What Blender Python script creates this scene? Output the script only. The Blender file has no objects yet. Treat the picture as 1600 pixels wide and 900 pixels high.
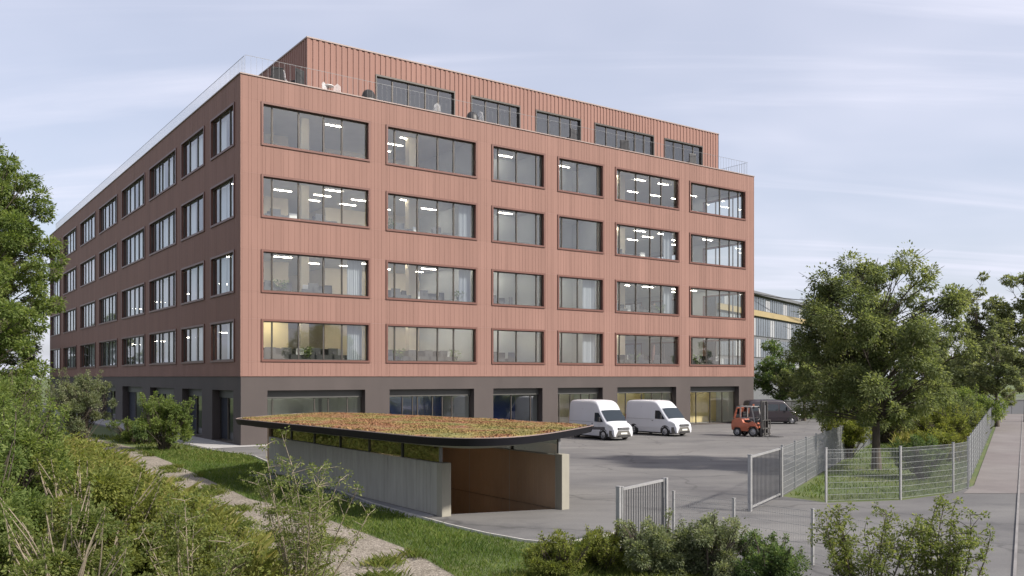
import bpy, bmesh, math, random
import numpy as np
from mathutils import Vector, Matrix
from mathutils.geometry import tessellate_polygon

random.seed(7)
RNG = np.random.default_rng(11)
R = math.radians
SC = bpy.context.scene
COL = SC.collection

# ------------------------------------------------------------------ camera
CAM_H = 4.2
cam_d = bpy.data.cameras.new('camera')
cam_d.sensor_width = 36.0
cam_d.lens = 36.0 * 1375 / 1600
cam_d.shift_y = 139 / 1600
cam_d.clip_end = 3000
cam = bpy.data.objects.new('camera', cam_d)
cam.location = (0, 0, CAM_H)
cam.rotation_euler = (R(90), 0, 0)
COL.objects.link(cam)
SC.camera = cam

# ------------------------------------------------------------------ light
SUN_DIR = Vector((0.70, -0.34, 0.63)).normalized()      # towards the sun
sun_el = math.asin(SUN_DIR.z)
sun_az = math.atan2(SUN_DIR.x, SUN_DIR.y)               # clockwise from +Y

world = bpy.data.worlds.new('World')
SC.world = world
world.use_nodes = True
wt = world.node_tree
wt.nodes.clear()
wo = wt.nodes.new('ShaderNodeOutputWorld')
wb = wt.nodes.new('ShaderNodeBackground')
wb.inputs['Strength'].default_value = 0.10
sky = wt.nodes.new('ShaderNodeTexSky')
sky.sky_type = 'NISHITA'
sky.sun_disc = False
sky.sun_elevation = sun_el
sky.sun_rotation = sun_az
sky.air_density = 1.0
sky.dust_density = 2.0
sky.ozone_density = 2.0
tc = wt.nodes.new('ShaderNodeTexCoord')
sep = wt.nodes.new('ShaderNodeSeparateXYZ')
wt.links.new(tc.outputs['Generated'], sep.inputs[0])


def wmath(op, a, b=None, clamp=False):
    n = wt.nodes.new('ShaderNodeMath')
    n.operation = op
    n.use_clamp = clamp
    for i, v in enumerate((a, b)):
        if v is None:
            continue
        if isinstance(v, (int, float)):
            n.inputs[i].default_value = v
        else:
            wt.links.new(v, n.inputs[i])
    return n.outputs[0]


# a thin veil of high cloud: the direction projected on a plane far above
zc = wmath('ADD', wmath('MAXIMUM', sep.outputs['Z'], 0.0), 0.16)
px = wmath('DIVIDE', sep.outputs['X'], zc)
py = wmath('DIVIDE', sep.outputs['Y'], zc)
comb = wt.nodes.new('ShaderNodeCombineXYZ')
wt.links.new(px, comb.inputs[0])
wt.links.new(py, comb.inputs[1])


def cloud(scale_xy, rot, noise_scale, detail, lo, hi, dist):
    mp = wt.nodes.new('ShaderNodeMapping')
    mp.inputs['Scale'].default_value = (scale_xy[0], scale_xy[1], 1)
    mp.inputs['Rotation'].default_value = (0, 0, R(rot))
    wt.links.new(comb.outputs[0], mp.inputs['Vector'])
    nz = wt.nodes.new('ShaderNodeTexNoise')
    nz.inputs['Scale'].default_value = noise_scale
    nz.inputs['Detail'].default_value = detail
    nz.inputs['Roughness'].default_value = 0.55
    nz.inputs['Distortion'].default_value = dist
    wt.links.new(mp.outputs[0], nz.inputs['Vector'])
    mr = wt.nodes.new('ShaderNodeMapRange')
    mr.interpolation_type = 'SMOOTHSTEP'
    mr.inputs['From Min'].default_value = lo
    mr.inputs['From Max'].default_value = hi
    wt.links.new(nz.outputs['Fac'], mr.inputs['Value'])
    return mr.outputs[0]


c1 = cloud((0.16, 1.5), -14, 1.5, 8, 0.46, 0.72, 0.6)
c2 = cloud((0.7, 1.0), 25, 0.9, 4, 0.35, 0.75, 0.3)
veil = wmath('ADD', wmath('ADD', wmath('MULTIPLY', c1, 0.42), wmath('MULTIPLY', c2, 0.26)), 0.50, True)
mixw = wt.nodes.new('ShaderNodeMixRGB')
mixw.inputs['Color2'].default_value = (6.5, 6.55, 7.6, 1)
wt.links.new(veil, mixw.inputs['Fac'])
wt.links.new(sky.outputs[0], mixw.inputs['Color1'])
wt.links.new(mixw.outputs[0], wb.inputs['Color'])
wt.links.new(wb.outputs[0], wo.inputs['Surface'])

sun_d = bpy.data.lights.new('sun', 'SUN')
sun_d.energy = 5.0
sun_d.angle = R(3.5)
sun_d.color = (1.0, 0.93, 0.84)
sun = bpy.data.objects.new('sun', sun_d)
sun.rotation_euler = (-SUN_DIR).to_track_quat('-Z', 'Y').to_euler()
sun.location = (60, -20, 80)
COL.objects.link(sun)

SC.view_settings.view_transform = 'Standard'
SC.view_settings.look = 'None'
SC.view_settings.exposure = 0.5
SC.view_settings.gamma = 1.0
SC.view_settings.use_curve_mapping = False
SC.render.engine = 'CYCLES'
SC.cycles.max_bounces = 8
SC.cycles.transparent_max_bounces = 16
SC.cycles.caustics_reflective = False
SC.cycles.caustics_refractive = False
SC.cycles.sample_clamp_indirect = 4.0
SC.cycles.use_denoising = True


# ------------------------------------------------------------------ materials
def new_mat(name):
    m = bpy.data.materials.new(name)
    m.use_nodes = True
    nt = m.node_tree
    nt.nodes.clear()
    out = nt.nodes.new('ShaderNodeOutputMaterial')
    return m, nt, out


def noise_node(nt, scale, detail=4, stretch=None, coord='Object', rough=0.6):
    if coord == 'World':
        src = nt.nodes.new('ShaderNodeNewGeometry').outputs['Position']
    else:
        src = nt.nodes.new('ShaderNodeTexCoord').outputs[coord]
    if stretch:
        mp = nt.nodes.new('ShaderNodeMapping')
        mp.inputs['Scale'].default_value = stretch
        nt.links.new(src, mp.inputs['Vector'])
        src = mp.outputs[0]
    n = nt.nodes.new('ShaderNodeTexNoise')
    n.inputs['Scale'].default_value = scale
    n.inputs['Detail'].default_value = detail
    n.inputs['Roughness'].default_value = rough
    nt.links.new(src, n.inputs['Vector'])
    return n.outputs['Fac']


def ramp(nt, fac, stops):
    r = nt.nodes.new('ShaderNodeValToRGB')
    el = r.color_ramp.elements
    while len(el) < len(stops):
        el.new(0.5)
    for e, (p, c) in zip(el, stops):
        e.position = p
        e.color = (*c, 1)
    nt.links.new(fac, r.inputs[0])
    return r.outputs[0]


def mixc(nt, fac, a, b, mode='MIX'):
    m = nt.nodes.new('ShaderNodeMixRGB')
    m.blend_type = mode
    for i, v in enumerate((fac, a, b)):
        if isinstance(v, (int, float)):
            m.inputs[i].default_value = v
        elif isinstance(v, tuple):
            m.inputs[i].default_value = (*v, 1)
        else:
            nt.links.new(v, m.inputs[i])
    return m.outputs[0]


def mul(c, k):
    return tuple(min(1, x * k) for x in c)


def surf(name, col, rough=0.6, var=0.12, scale=3.0, stretch=None, bump=0.0, bscale=40, metal=0.0,
         spec=0.5, coat=0.0, rand=0.0, col2=None, coord='Object'):
    m, nt, out = new_mat(name)
    p = nt.nodes.new('ShaderNodeBsdfPrincipled')
    n = noise_node(nt, scale, 5, stretch, coord)
    c2 = col2 or mul(col, 1 - 1.6 * var)
    c = ramp(nt, n, [(0.28, c2), (0.72, mul(col, 1 + var) if not col2 else col)])
    if rand:
        oi = nt.nodes.new('ShaderNodeObjectInfo')
        rr = ramp(nt, oi.outputs['Random'], [(0, (1 - rand,) * 3), (1, (1, 1, 1))])
        c = mixc(nt, 1.0, c, rr, 'MULTIPLY')
    nt.links.new(c, p.inputs['Base Color'])
    p.inputs['Roughness'].default_value = rough
    p.inputs['Metallic'].default_value = metal
    p.inputs['Specular IOR Level'].default_value = spec
    p.inputs['Coat Weight'].default_value = coat
    if bump:
        b = nt.nodes.new('ShaderNodeBump')
        b.inputs['Strength'].default_value = bump
        b.inputs['Distance'].default_value = 0.02
        nt.links.new(noise_node(nt, bscale, 6, None, coord), b.inputs['Height'])
        nt.links.new(b.outputs[0], p.inputs['Normal'])
    nt.links.new(p.outputs[0], out.inputs[0])
    return m


def glass(name, tint=(0.82, 0.86, 0.86), ior=1.55, rough=0.0, wave=0.0):
    m, nt, out = new_mat(name)
    tr = nt.nodes.new('ShaderNodeBsdfTransparent')
    tr.inputs[0].default_value = (*tint, 1)
    gl = nt.nodes.new('ShaderNodeBsdfGlossy')
    gl.inputs['Roughness'].default_value = rough
    gl.inputs[0].default_value = (0.95, 0.97, 1, 1)
    # reflectance the same from both sides of the pane (Schlick), ior gives the value face-on
    f0 = ((ior - 1) / (ior + 1)) ** 2
    geo = nt.nodes.new('ShaderNodeNewGeometry')
    dot = nt.nodes.new('ShaderNodeVectorMath')
    dot.operation = 'DOT_PRODUCT'
    nt.links.new(geo.outputs['Incoming'], dot.inputs[0])
    nt.links.new(geo.outputs['Normal'], dot.inputs[1])

    def mth(op, a, b=None):
        q = nt.nodes.new('ShaderNodeMath')
        q.operation = op
        for i_, v_ in enumerate((a, b)):
            if v_ is None:
                continue
            if isinstance(v_, (int, float)):
                q.inputs[i_].default_value = v_
            else:
                nt.links.new(v_, q.inputs[i_])
        return q.outputs[0]
    fres = mth('ADD', mth('MULTIPLY', mth('POWER', mth('SUBTRACT', 1.0, mth('ABSOLUTE', dot.outputs['Value'])), 5.0), 1 - f0), f0)
    if wave:
        b = nt.nodes.new('ShaderNodeBump')
        b.inputs['Strength'].default_value = wave
        b.inputs['Distance'].default_value = 0.02
        nt.links.new(noise_node(nt, 0.7, 2), b.inputs['Height'])
        nt.links.new(b.outputs[0], gl.inputs['Normal'])
    mx = nt.nodes.new('ShaderNodeMixShader')
    nt.links.new(fres, mx.inputs[0])
    nt.links.new(tr.outputs[0], mx.inputs[1])
    nt.links.new(gl.outputs[0], mx.inputs[2])
    nt.links.new(mx.outputs[0], out.inputs[0])
    return m


def emit(name, col, strength):
    m, nt, out = new_mat(name)
    e = nt.nodes.new('ShaderNodeEmission')
    e.inputs[0].default_value = (*col, 1)
    e.inputs[1].default_value = strength
    nt.links.new(e.outputs[0], out.inputs[0])
    return m


def leaf_mat(name, a, b, c, transl=0.35, patch=0.6):
    """leaf colours a, b, c: spread leaf by leaf and in patches"""
    m, nt, out = new_mat(name)
    g = nt.nodes.new('ShaderNodeNewGeometry')
    c1_ = ramp(nt, g.outputs['Random Per Island'], [(0.0, a), (0.55, b), (1.0, c)])
    n = noise_node(nt, patch, 3, None, 'Object')
    c2_ = ramp(nt, n, [(0.3, (0.68, 0.74, 0.70)), (0.7, (1.15, 1.1, 1.0))])
    cc = mixc(nt, 1.0, c1_, c2_, 'MULTIPLY')
    p = nt.nodes.new('ShaderNodeBsdfPrincipled')
    p.inputs['Roughness'].default_value = 0.7
    p.inputs['Specular IOR Level'].default_value = 0.2
    nt.links.new(cc, p.inputs['Base Color'])
    t = nt.nodes.new('ShaderNodeBsdfTranslucent')
    t2 = mixc(nt, 1.0, cc, (1.25, 1.25, 0.7), 'MULTIPLY')
    nt.links.new(t2, t.inputs[0])
    mx = nt.nodes.new('ShaderNodeMixShader')
    mx.inputs[0].default_value = transl
    nt.links.new(p.outputs[0], mx.inputs[1])
    nt.links.new(t.outputs[0], mx.inputs[2])
    nt.links.new(mx.outputs[0], out.inputs[0])
    return m


M = {}
M['clad'] = surf('pink_cladding', (0.246, 0.146, 0.121), 0.7, 0.07, 0.9, (1, 1, 0.10), rand=0.05, spec=0.12, coord='World')
M['clad_side'] = M['clad']
M['clad_top'] = surf('penthouse_cladding', (0.240, 0.130, 0.104), 0.7, 0.05, 0.5, (1, 1, 0.2), spec=0.35)
M['frame'] = surf('window_surround', (0.13, 0.058, 0.045), 0.45, 0.08, 1.0, spec=0.4)
M['mullion'] = surf('bronze_mullion', (0.07, 0.062, 0.055), 0.4, 0.1, 2.0, metal=0.3)
M['glass'] = glass('window_glass', (0.90, 0.92, 0.90), 2.3)
M['glass2'] = glass('strip_glass', (0.50, 0.52, 0.49), 2.0)
M['plinth'] = surf('plinth_render', (0.062, 0.050, 0.047), 0.75, 0.10, 0.5, (1, 1, 0.35), bump=0.15, bscale=18)
M['coping'] = surf('coping_metal', (0.27, 0.205, 0.185), 0.55, 0.06, 1.0)
M['rail'] = surf('railing_steel', (0.16, 0.165, 0.175), 0.5, 0.06, 3, metal=0.3)
M['ceil'] = surf('ceiling_board', (0.55, 0.55, 0.53), 0.8, 0.04, 1.0)
M['carpet'] = surf('carpet', (0.28, 0.27, 0.26), 0.95, 0.1, 2.0)
M['inwall'] = surf('office_wall', (0.56, 0.49, 0.37), 0.85, 0.05, 0.6)
M['inwall_y'] = surf('yellow_office_wall', (0.62, 0.50, 0.24), 0.85, 0.05, 0.6)
M['inwall_b'] = surf('blue_office_wall', (0.06, 0.10, 0.30), 0.85, 0.05, 0.6)
M['inwall_g'] = surf('grey_office_wall', (0.40, 0.42, 0.42), 0.85, 0.05, 0.6)
M['strip'] = emit('ceiling_strip_light', (1.0, 0.92, 0.78), 32.0)
M['shutter'] = surf('shutter_box', (0.085, 0.085, 0.08), 0.5, 0.06, 1.0, metal=0.3)
M['dark_infill'] = surf('dark_infill_panel', (0.035, 0.038, 0.05), 0.7, 0.1, 1.0, spec=0.2)
M['roofing'] = surf('roof_gravel', (0.30, 0.29, 0.28), 0.9, 0.15, 6)
M['concrete'] = surf('board_marked_concrete', (0.33, 0.32, 0.285), 0.8, 0.10, 1.3, (3, 3, 0.4), bump=0.2, bscale=14)
M['conc_post'] = surf('pale_concrete', (0.27, 0.255, 0.21), 0.8, 0.08, 1.6, (2, 2, 0.5), bump=0.15, bscale=14)
M['conc_in'] = surf('brown_lining', (0.36, 0.245, 0.16), 0.7, 0.14, 0.5, (1, 1, 0.6))
M['black_metal'] = surf('black_fascia', (0.010, 0.010, 0.014), 0.6, 0.1, 1.0, spec=0.2)
M['soffit'] = surf('grey_soffit', (0.30, 0.30, 0.28), 0.7, 0.06, 1.0)
M['asphalt'] = None
M['galv'] = surf('galvanised_steel', (0.34, 0.34, 0.34), 0.5, 0.12, 5, metal=0.4)
M['galv_dk'] = surf('weathered_steel', (0.17, 0.17, 0.175), 0.55, 0.12, 5, metal=0.4)
M['wire'] = surf('fence_wire', (0.30, 0.31, 0.31), 0.5, 0.1, 5, metal=0.4)
M['bark'] = surf('bark', (0.075, 0.060, 0.046), 0.9, 0.25, 6, (1, 1, 0.25), bump=0.6, bscale=18)
M['bark_pale'] = surf('pale_bark', (0.24, 0.20, 0.15), 0.9, 0.2, 6, (1, 1, 0.25), bump=0.4, bscale=18)
M['white'] = surf('white_van_paint', (0.56, 0.57, 0.60), 0.28, 0.02, 1.0, coat=0.5)
M['purple'] = surf('dark_van_paint', (0.014, 0.008, 0.013), 0.5, 0.05, 1.0, coat=0.5)
M['vglass'] = surf('tinted_vehicle_glass', (0.012, 0.018, 0.022), 0.04, 0.02, 1.0, spec=0.8)
M['tyre'] = surf('tyre_rubber', (0.018, 0.018, 0.018), 0.85, 0.1, 8)
M['rim'] = surf('wheel_rim', (0.36, 0.36, 0.37), 0.4, 0.06, 4, metal=0.7)
M['bumper'] = surf('bumper_plastic', (0.10, 0.095, 0.085), 0.6, 0.1, 4)
M['dark'] = surf('dark_plastic', (0.022, 0.022, 0.024), 0.5, 0.1, 4)
M['lamp'] = surf('headlight_lens', (0.55, 0.57, 0.58), 0.12, 0.1, 10, coat=1.0)
M['plate'] = surf('licence_plate', (0.70, 0.70, 0.66), 0.5, 0.03, 10)
M['orange'] = surf('orange_paint', (0.40, 0.115, 0.058), 0.5, 0.12, 3, coat=0.2)
M['mast'] = surf('mast_steel', (0.11, 0.105, 0.10), 0.5, 0.15, 6, metal=0.5)
M['cabwhite'] = surf('cab_frame_paint', (0.30, 0.29, 0.28), 0.5, 0.1, 4)
M['seatblack'] = surf('black_fabric', (0.02, 0.02, 0.022), 0.8, 0.1, 10)
M['desk'] = surf('desk_laminate', (0.60, 0.57, 0.50), 0.5, 0.04, 2)
M['screen_back'] = surf('monitor_shell', (0.03, 0.03, 0.032), 0.5, 0.05, 4)
M['whitechair'] = surf('white_furniture', (0.70, 0.70, 0.70), 0.5, 0.04, 4)
M['curtain'] = surf('pale_grey_curtain', (0.40, 0.43, 0.47), 0.9, 0.1, 3, (6, 6, 0.1))
M['blind'] = surf('pale_blind', (0.72, 0.75, 0.78), 0.9, 0.06, 2, (3, 3, .1))
M['bgwall'] = surf('far_block_wall', (0.12, 0.125, 0.135), 0.7, 0.08, 0.3)
M['bgwhite'] = surf('far_block_panel', (0.30, 0.31, 0.33), 0.6, 0.05, 0.3)
M['bgyellow'] = surf('far_block_band', (0.30, 0.235, 0.12), 0.7, 0.08, 0.5)
M['bgglass'] = surf('far_block_glass', (0.11, 0.13, 0.15), 0.12, 0.3, 0.25, spec=0.6)
M['kerb'] = surf('kerb_stone', (0.46, 0.44, 0.41), 0.85, 0.10, 3, bump=0.2)
M['paving'] = surf('pale_paving', (0.34, 0.33, 0.32), 0.85, 0.08, 1.0, bump=0.1)
M['joint'] = surf('joint_strip', (0.20, 0.19, 0.185), 0.85, 0.15, 1.0, bump=0.2)
M['slab'] = surf('walkway_slab', (0.25, 0.25, 0.26), 0.85, 0.08, 1.0, bump=0.15, rand=0.12)


def ground_mats():
    # asphalt yard: pale worn asphalt with stains; darker patches and streaks paint yard shade into the colour
    m, nt, out = new_mat('yard_asphalt')
    p = nt.nodes.new('ShaderNodeBsdfPrincipled')
    big = noise_node(nt, 0.055, 4, (1, 2.2, 1))
    mid = noise_node(nt, 0.5, 5, (0.5, 1.6, 1))
    fine = noise_node(nt, 26, 4)
    c = ramp(nt, big, [(0.36, (0.100, 0.097, 0.098)), (0.50, (0.138, 0.134, 0.130)), (0.68, (0.182, 0.175, 0.166))])
    c = mixc(nt, 0.6, c, ramp(nt, mid, [(0.25, (0.60, 0.60, 0.61)), (0.72, (1.18, 1.18, 1.17))]), 'MULTIPLY')
    stain = noise_node(nt, 0.23, 7, None, 'Object', 0.7)
    c = mixc(nt, 0.7, c, ramp(nt, stain, [(0.36, (0.66, 0.66, 0.69)), (0.47, (1, 1, 1))]), 'MULTIPLY')
    c = mixc(nt, 0.55, c, ramp(nt, fine, [(0.2, (0.62, 0.62, 0.62)), (0.8, (1.3, 1.3, 1.3))]), 'MULTIPLY')
    vo = nt.nodes.new('ShaderNodeTexVoronoi')
    vo.feature = 'DISTANCE_TO_EDGE'
    vo.inputs['Scale'].default_value = 0.16
    wv = nt.nodes.new('ShaderNodeMapping')
    tcn = nt.nodes.new('ShaderNodeTexCoord')
    nz = nt.nodes.new('ShaderNodeTexNoise')
    nz.inputs['Scale'].default_value = 0.9
    nz.inputs['Detail'].default_value = 5
    nt.links.new(tcn.outputs['Object'], nz.inputs['Vector'])
    ad = nt.nodes.new('ShaderNodeVectorMath')
    ad.operation = 'ADD'
    nt.links.new(tcn.outputs['Object'], ad.inputs[0])
    nt.links.new(nz.outputs['Color'], ad.inputs[1])
    nt.links.new(ad.outputs[0], vo.inputs['Vector'])
    c = mixc(nt, 0.8, c, ramp(nt, vo.outputs['Distance'], [(0.0, (0.5, 0.5, 0.5)), (0.012, (1, 1, 1))]), 'MULTIPLY')
    nt.links.new(c, p.inputs['Base Color'])
    p.inputs['Roughness'].default_value = 0.85
    b = nt.nodes.new('ShaderNodeBump')
    b.inputs['Strength'].default_value = 0.3
    b.inputs['Distance'].default_value = 0.01
    nt.links.new(noise_node(nt, 60, 4), b.inputs['Height'])
    nt.links.new(b.outputs[0], p.inputs['Normal'])
    nt.links.new(p.outputs[0], out.inputs[0])
    M['asphalt'] = m
    # pinkish footpath
    m, nt, out = new_mat('footpath_asphalt')
    p = nt.nodes.new('ShaderNodeBsdfPrincipled')
    c = ramp(nt, noise_node(nt, 0.12, 4), [(0.35, (0.150, 0.130, 0.126)), (0.65, (0.178, 0.163, 0.156))])
    c = mixc(nt, 0.5, c, ramp(nt, noise_node(nt, 24, 4), [(0.2, (0.7, 0.7, 0.7)), (0.8, (1.25, 1.25, 1.25))]), 'MULTIPLY')
    c = mixc(nt, 0.5, c, ramp(nt, noise_node(nt, 0.7, 6), [(0.3, (0.72, 0.72, 0.72)), (0.6, (1.05, 1.05, 1.05))]), 'MULTIPLY')
    nt.links.new(c, p.inputs['Base Color'])
    p.inputs['Roughness'].default_value = 0.85
    nt.links.new(p.outputs[0], out.inputs[0])
    M['footpath'] = m
    # turf soil under the grass
    m, nt, out = new_mat('turf')
    p = nt.nodes.new('ShaderNodeBsdfPrincipled')
    c = ramp(nt, noise_node(nt, 0.35, 6), [(0.3, (0.060, 0.090, 0.024)), (0.5, (0.080, 0.110, 0.030)), (0.72, (0.125, 0.13, 0.050))])
    c = mixc(nt, 0.6, c, ramp(nt, noise_node(nt, 14, 5), [(0.25, (0.5, 0.5, 0.5)), (0.75, (1.3, 1.3, 1.3))]), 'MULTIPLY')
    nt.links.new(c, p.inputs['Base Color'])
    p.inputs['Roughness'].default_value = 0.95
    nt.links.new(p.outputs[0], out.inputs[0])
    M['turf'] = m
    # gravel path
    m, nt, out = new_mat('gravel_path')
    p = nt.nodes.new('ShaderNodeBsdfPrincipled')
    v = nt.nodes.new('ShaderNodeTexVoronoi')
    v.inputs['Scale'].default_value = 28
    t = nt.nodes.new('ShaderNodeTexCoord')
    nt.links.new(t.outputs['Object'], v.inputs['Vector'])
    sp = nt.nodes.new('ShaderNodeSeparateColor')
    nt.links.new(v.outputs['Color'], sp.inputs[0])
    c = ramp(nt, sp.outputs[0], [(0.0, (0.11, 0.092, 0.070)), (0.6, (0.215, 0.185, 0.15)), (1.0, (0.32, 0.285, 0.24))])
    c = mixc(nt, 0.8, c, ramp(nt, noise_node(nt, 0.8, 6), [(0.3, (0.62, 0.62, 0.55)), (0.6, (1.1, 1.1, 1.1))]), 'MULTIPLY')
    nt.links.new(c, p.inputs['Base Color'])
    p.inputs['Roughness'].default_value = 0.95
    b = nt.nodes.new('ShaderNodeBump')
    b.inputs['Strength'].default_value = 0.7
    b.inputs['Distance'].default_value = 0.02
    nt.links.new(v.outputs['Distance'], b.inputs['Height'])
    nt.links.new(b.outputs[0], p.inputs['Normal'])
    nt.links.new(p.outputs[0], out.inputs[0])
    M['gravel'] = m
    # sedum: red, ochre and green in drifts
    m, nt, out = new_mat('sedum')
    g = nt.nodes.new('ShaderNodeNewGeometry')
    p = nt.nodes.new('ShaderNodeBsdfPrincipled')
    c = ramp(nt, noise_node(nt, 0.55, 6), [(0.30, (0.15, 0.16, 0.045)), (0.44, (0.22, 0.17, 0.055)), (0.55, (0.235, 0.105, 0.055)), (0.64, (0.22, 0.155, 0.055)), (0.78, (0.16, 0.17, 0.048))])
    c = mixc(nt, 0.8, c, ramp(nt, g.outputs['Random Per Island'], [(0, (0.82, 0.82, 0.82)), (1, (1.15, 1.15, 1.1))]), 'MULTIPLY')
    nt.links.new(c, p.inputs['Base Color'])
    p.inputs['Roughness'].default_value = 0.8
    nt.links.new(p.outputs[0], out.inputs[0])
    M['sedum'] = m


ground_mats()
M['leaf_main'] = leaf_mat('leaf_ash', (0.105, 0.135, 0.062), (0.180, 0.212, 0.102), (0.285, 0.315, 0.170), 0.55)
M['leaf_left'] = leaf_mat('leaf_left', (0.095, 0.142, 0.042), (0.172, 0.228, 0.072), (0.290, 0.340, 0.128), 0.55)
M['leaf_dark'] = leaf_mat('leaf_dark', (0.069, 0.121, 0.049), (0.121, 0.181, 0.073), (0.216, 0.267, 0.117), 0.50)
M['leaf_grey'] = leaf_mat('leaf_grey', (0.120, 0.152, 0.087), (0.211, 0.240, 0.147), (0.338, 0.352, 0.240), 0.50)
M['leaf_yel'] = leaf_mat('leaf_yellow', (0.118, 0.145, 0.036), (0.200, 0.228, 0.060), (0.315, 0.325, 0.105), 0.55)
M['leaf_far'] = leaf_mat('leaf_far', (0.120, 0.147, 0.084), (0.193, 0.221, 0.120), (0.296, 0.320, 0.193), 0.50, 0.3)
M['leaf_twig'] = leaf_mat('leaf_twiggy', (0.112, 0.155, 0.046), (0.190, 0.228, 0.078), (0.310, 0.325, 0.145), 0.55)
M['grass'] = leaf_mat('grass_blade', (0.084, 0.118, 0.027), (0.134, 0.174, 0.043), (0.235, 0.230, 0.095), 0.50, 0.5)
M['lawn'] = leaf_mat('lawn_blade', (0.078, 0.129, 0.027), (0.123, 0.185, 0.043), (0.202, 0.230, 0.081), 0.50, 0.4)
M['weeds'] = leaf_mat('weed_blade', (0.115, 0.134, 0.033), (0.192, 0.198, 0.054), (0.346, 0.301, 0.134), 0.50, 0.5)


# ------------------------------------------------------------------ mesh helpers
class MB:
    """collects shapes and links them as one mesh object"""

    def __init__(self):
        self.v = []
        self.f = []

    def add(self, vs, fs):
        b = len(self.v)
        self.v.extend([tuple(p) for p in vs])
        self.f.extend([tuple(i + b for i in f) for f in fs])
        return self

    def box(self, x0, x1, y0, y1, z0, z1):
        vs = [(x0, y0, z0), (x1, y0, z0), (x1, y1, z0), (x0, y1, z0), (x0, y0, z1), (x1, y0, z1), (x1, y1, z1), (x0, y1, z1)]
        fs = [(0, 3, 2, 1), (4, 5, 6, 7), (0, 1, 5, 4), (1, 2, 6, 5), (2, 3, 7, 6), (3, 0, 4, 7)]
        return self.add(vs, fs)

    def quad(self, a, b, c, d):
        return self.add([a, b, c, d], [(0, 1, 2, 3)])

    def tube(self, pts, radii, n=8, cap=True):
        pts = [Vector(p) for p in pts]
        rings = []
        for i, p in enumerate(pts):
            d = (pts[min(i + 1, len(pts) - 1)] - pts[max(i - 1, 0)]).normalized()
            ref = Vector((0, 0, 1)) if abs(d.z) < 0.9 else Vector((1, 0, 0))
            a = d.cross(ref).normalized()
            b = d.cross(a).normalized()
            r = radii[i] if isinstance(radii, (list, tuple)) else radii
            rings.append([p + (a * math.cos(2 * math.pi * k / n) + b * math.sin(2 * math.pi * k / n)) * r for k in range(n)])
        vs = [q for ring in rings for q in ring]
        fs = []
        for i in range(len(pts) - 1):
            for k in range(n):
                k2 = (k + 1) % n
                fs.append((i * n + k, i * n + k2, (i + 1) * n + k2, (i + 1) * n + k))
        if cap:
            fs.append(tuple(range(n - 1, -1, -1)))
            fs.append(tuple((len(pts) - 1) * n + k for k in range(n)))
        return self.add(vs, fs)

    def bar(self, a, b, w, h=None):
        """rectangular bar from a to b"""
        a, b = Vector(a), Vector(b)
        h = h or w
        d = (b - a).normalized()
        ref = Vector((0, 0, 1)) if abs(d.z) < 0.95 else Vector((1, 0, 0))
        s = d.cross(ref).normalized() * (w / 2)
        t = s.cross(d).normalized() * (h / 2)
        vs = [a - s - t, a + s - t, a + s + t, a - s + t, b - s - t, b + s - t, b + s + t, b - s + t]
        fs = [(0, 3, 2, 1), (4, 5, 6, 7), (0, 1, 5, 4), (1, 2, 6, 5), (2, 3, 7, 6), (3, 0, 4, 7)]
        return self.add(vs, fs)

    def prism(self, poly, axis, a, b):
        """polygon (2-D) extruded along an axis: 'y' takes (x,z), 'z' takes (x,y), 'x' takes (y,z)"""
        def P(p, t):
            return {'y': (p[0], t, p[1]), 'z': (p[0], p[1], t), 'x': (t, p[0], p[1])}[axis]
        n = len(poly)
        vs = [P(p, a) for p in poly] + [P(p, b) for p in poly]
        fs = [tuple(range(n)), tuple(range(2 * n - 1, n - 1, -1))]
        for i in range(n):
            j = (i + 1) % n
            fs.append((i, j, n + j, n + i))
        return self.add(vs, fs)

    def mesh(self, name, mat, smooth=None, bevel=0.0):
        me = bpy.data.meshes.new(name)
        me.from_pydata(self.v, [], self.f)
        if bevel or smooth is not None:
            bm = bmesh.new()
            bm.from_mesh(me)
            bmesh.ops.recalc_face_normals(bm, faces=bm.faces)
            if bevel:
                es = [e for e in bm.edges if len(e.link_faces) == 2 and e.calc_face_angle(0) > 0.5]
                bmesh.ops.bevel(bm, geom=es, offset=bevel, segments=2, affect='EDGES', profile=0.6, clamp_overlap=True)
            bm.to_mesh(me)
            bm.free()
        me.materials.append(mat)
        if smooth is not None:
            me.shade_smooth()
            me.set_sharp_from_angle(angle=R(smooth))
        me.update()
        return me

    def obj(self, name, mat, parent=None, smooth=None, bevel=0.0, loc=None):
        return link(name, self.mesh(name, mat, smooth, bevel), parent, loc)


def link(name, me, parent=None, loc=None, rotz=None, kind=None):
    o = bpy.data.objects.new(name, me)
    COL.objects.link(o)
    if parent:
        o.parent = parent
    if loc is not None:
        o.location = loc
    if rotz is not None:
        o.rotation_euler = (0, 0, rotz)
    if kind:
        o['kind'] = kind
    return o


def tag(o, label=None, cat=None, group=None, kind=None):
    if label:
        o['label'] = label
    if cat:
        o['category'] = cat
    if group:
        o['group'] = group
    if kind:
        o['kind'] = kind
    return o


def thing(name, label, cat, loc=(0, 0, 0), rotz=0, group=None):
    return tag(link(name, None, None, loc, rotz), label, cat, group)


def copy_tree(o, parent=None):
    c = o.copy()
    COL.objects.link(c)
    c.parent = parent
    for ch in list(o.children):
        copy_tree(ch, c)
    return c


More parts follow.
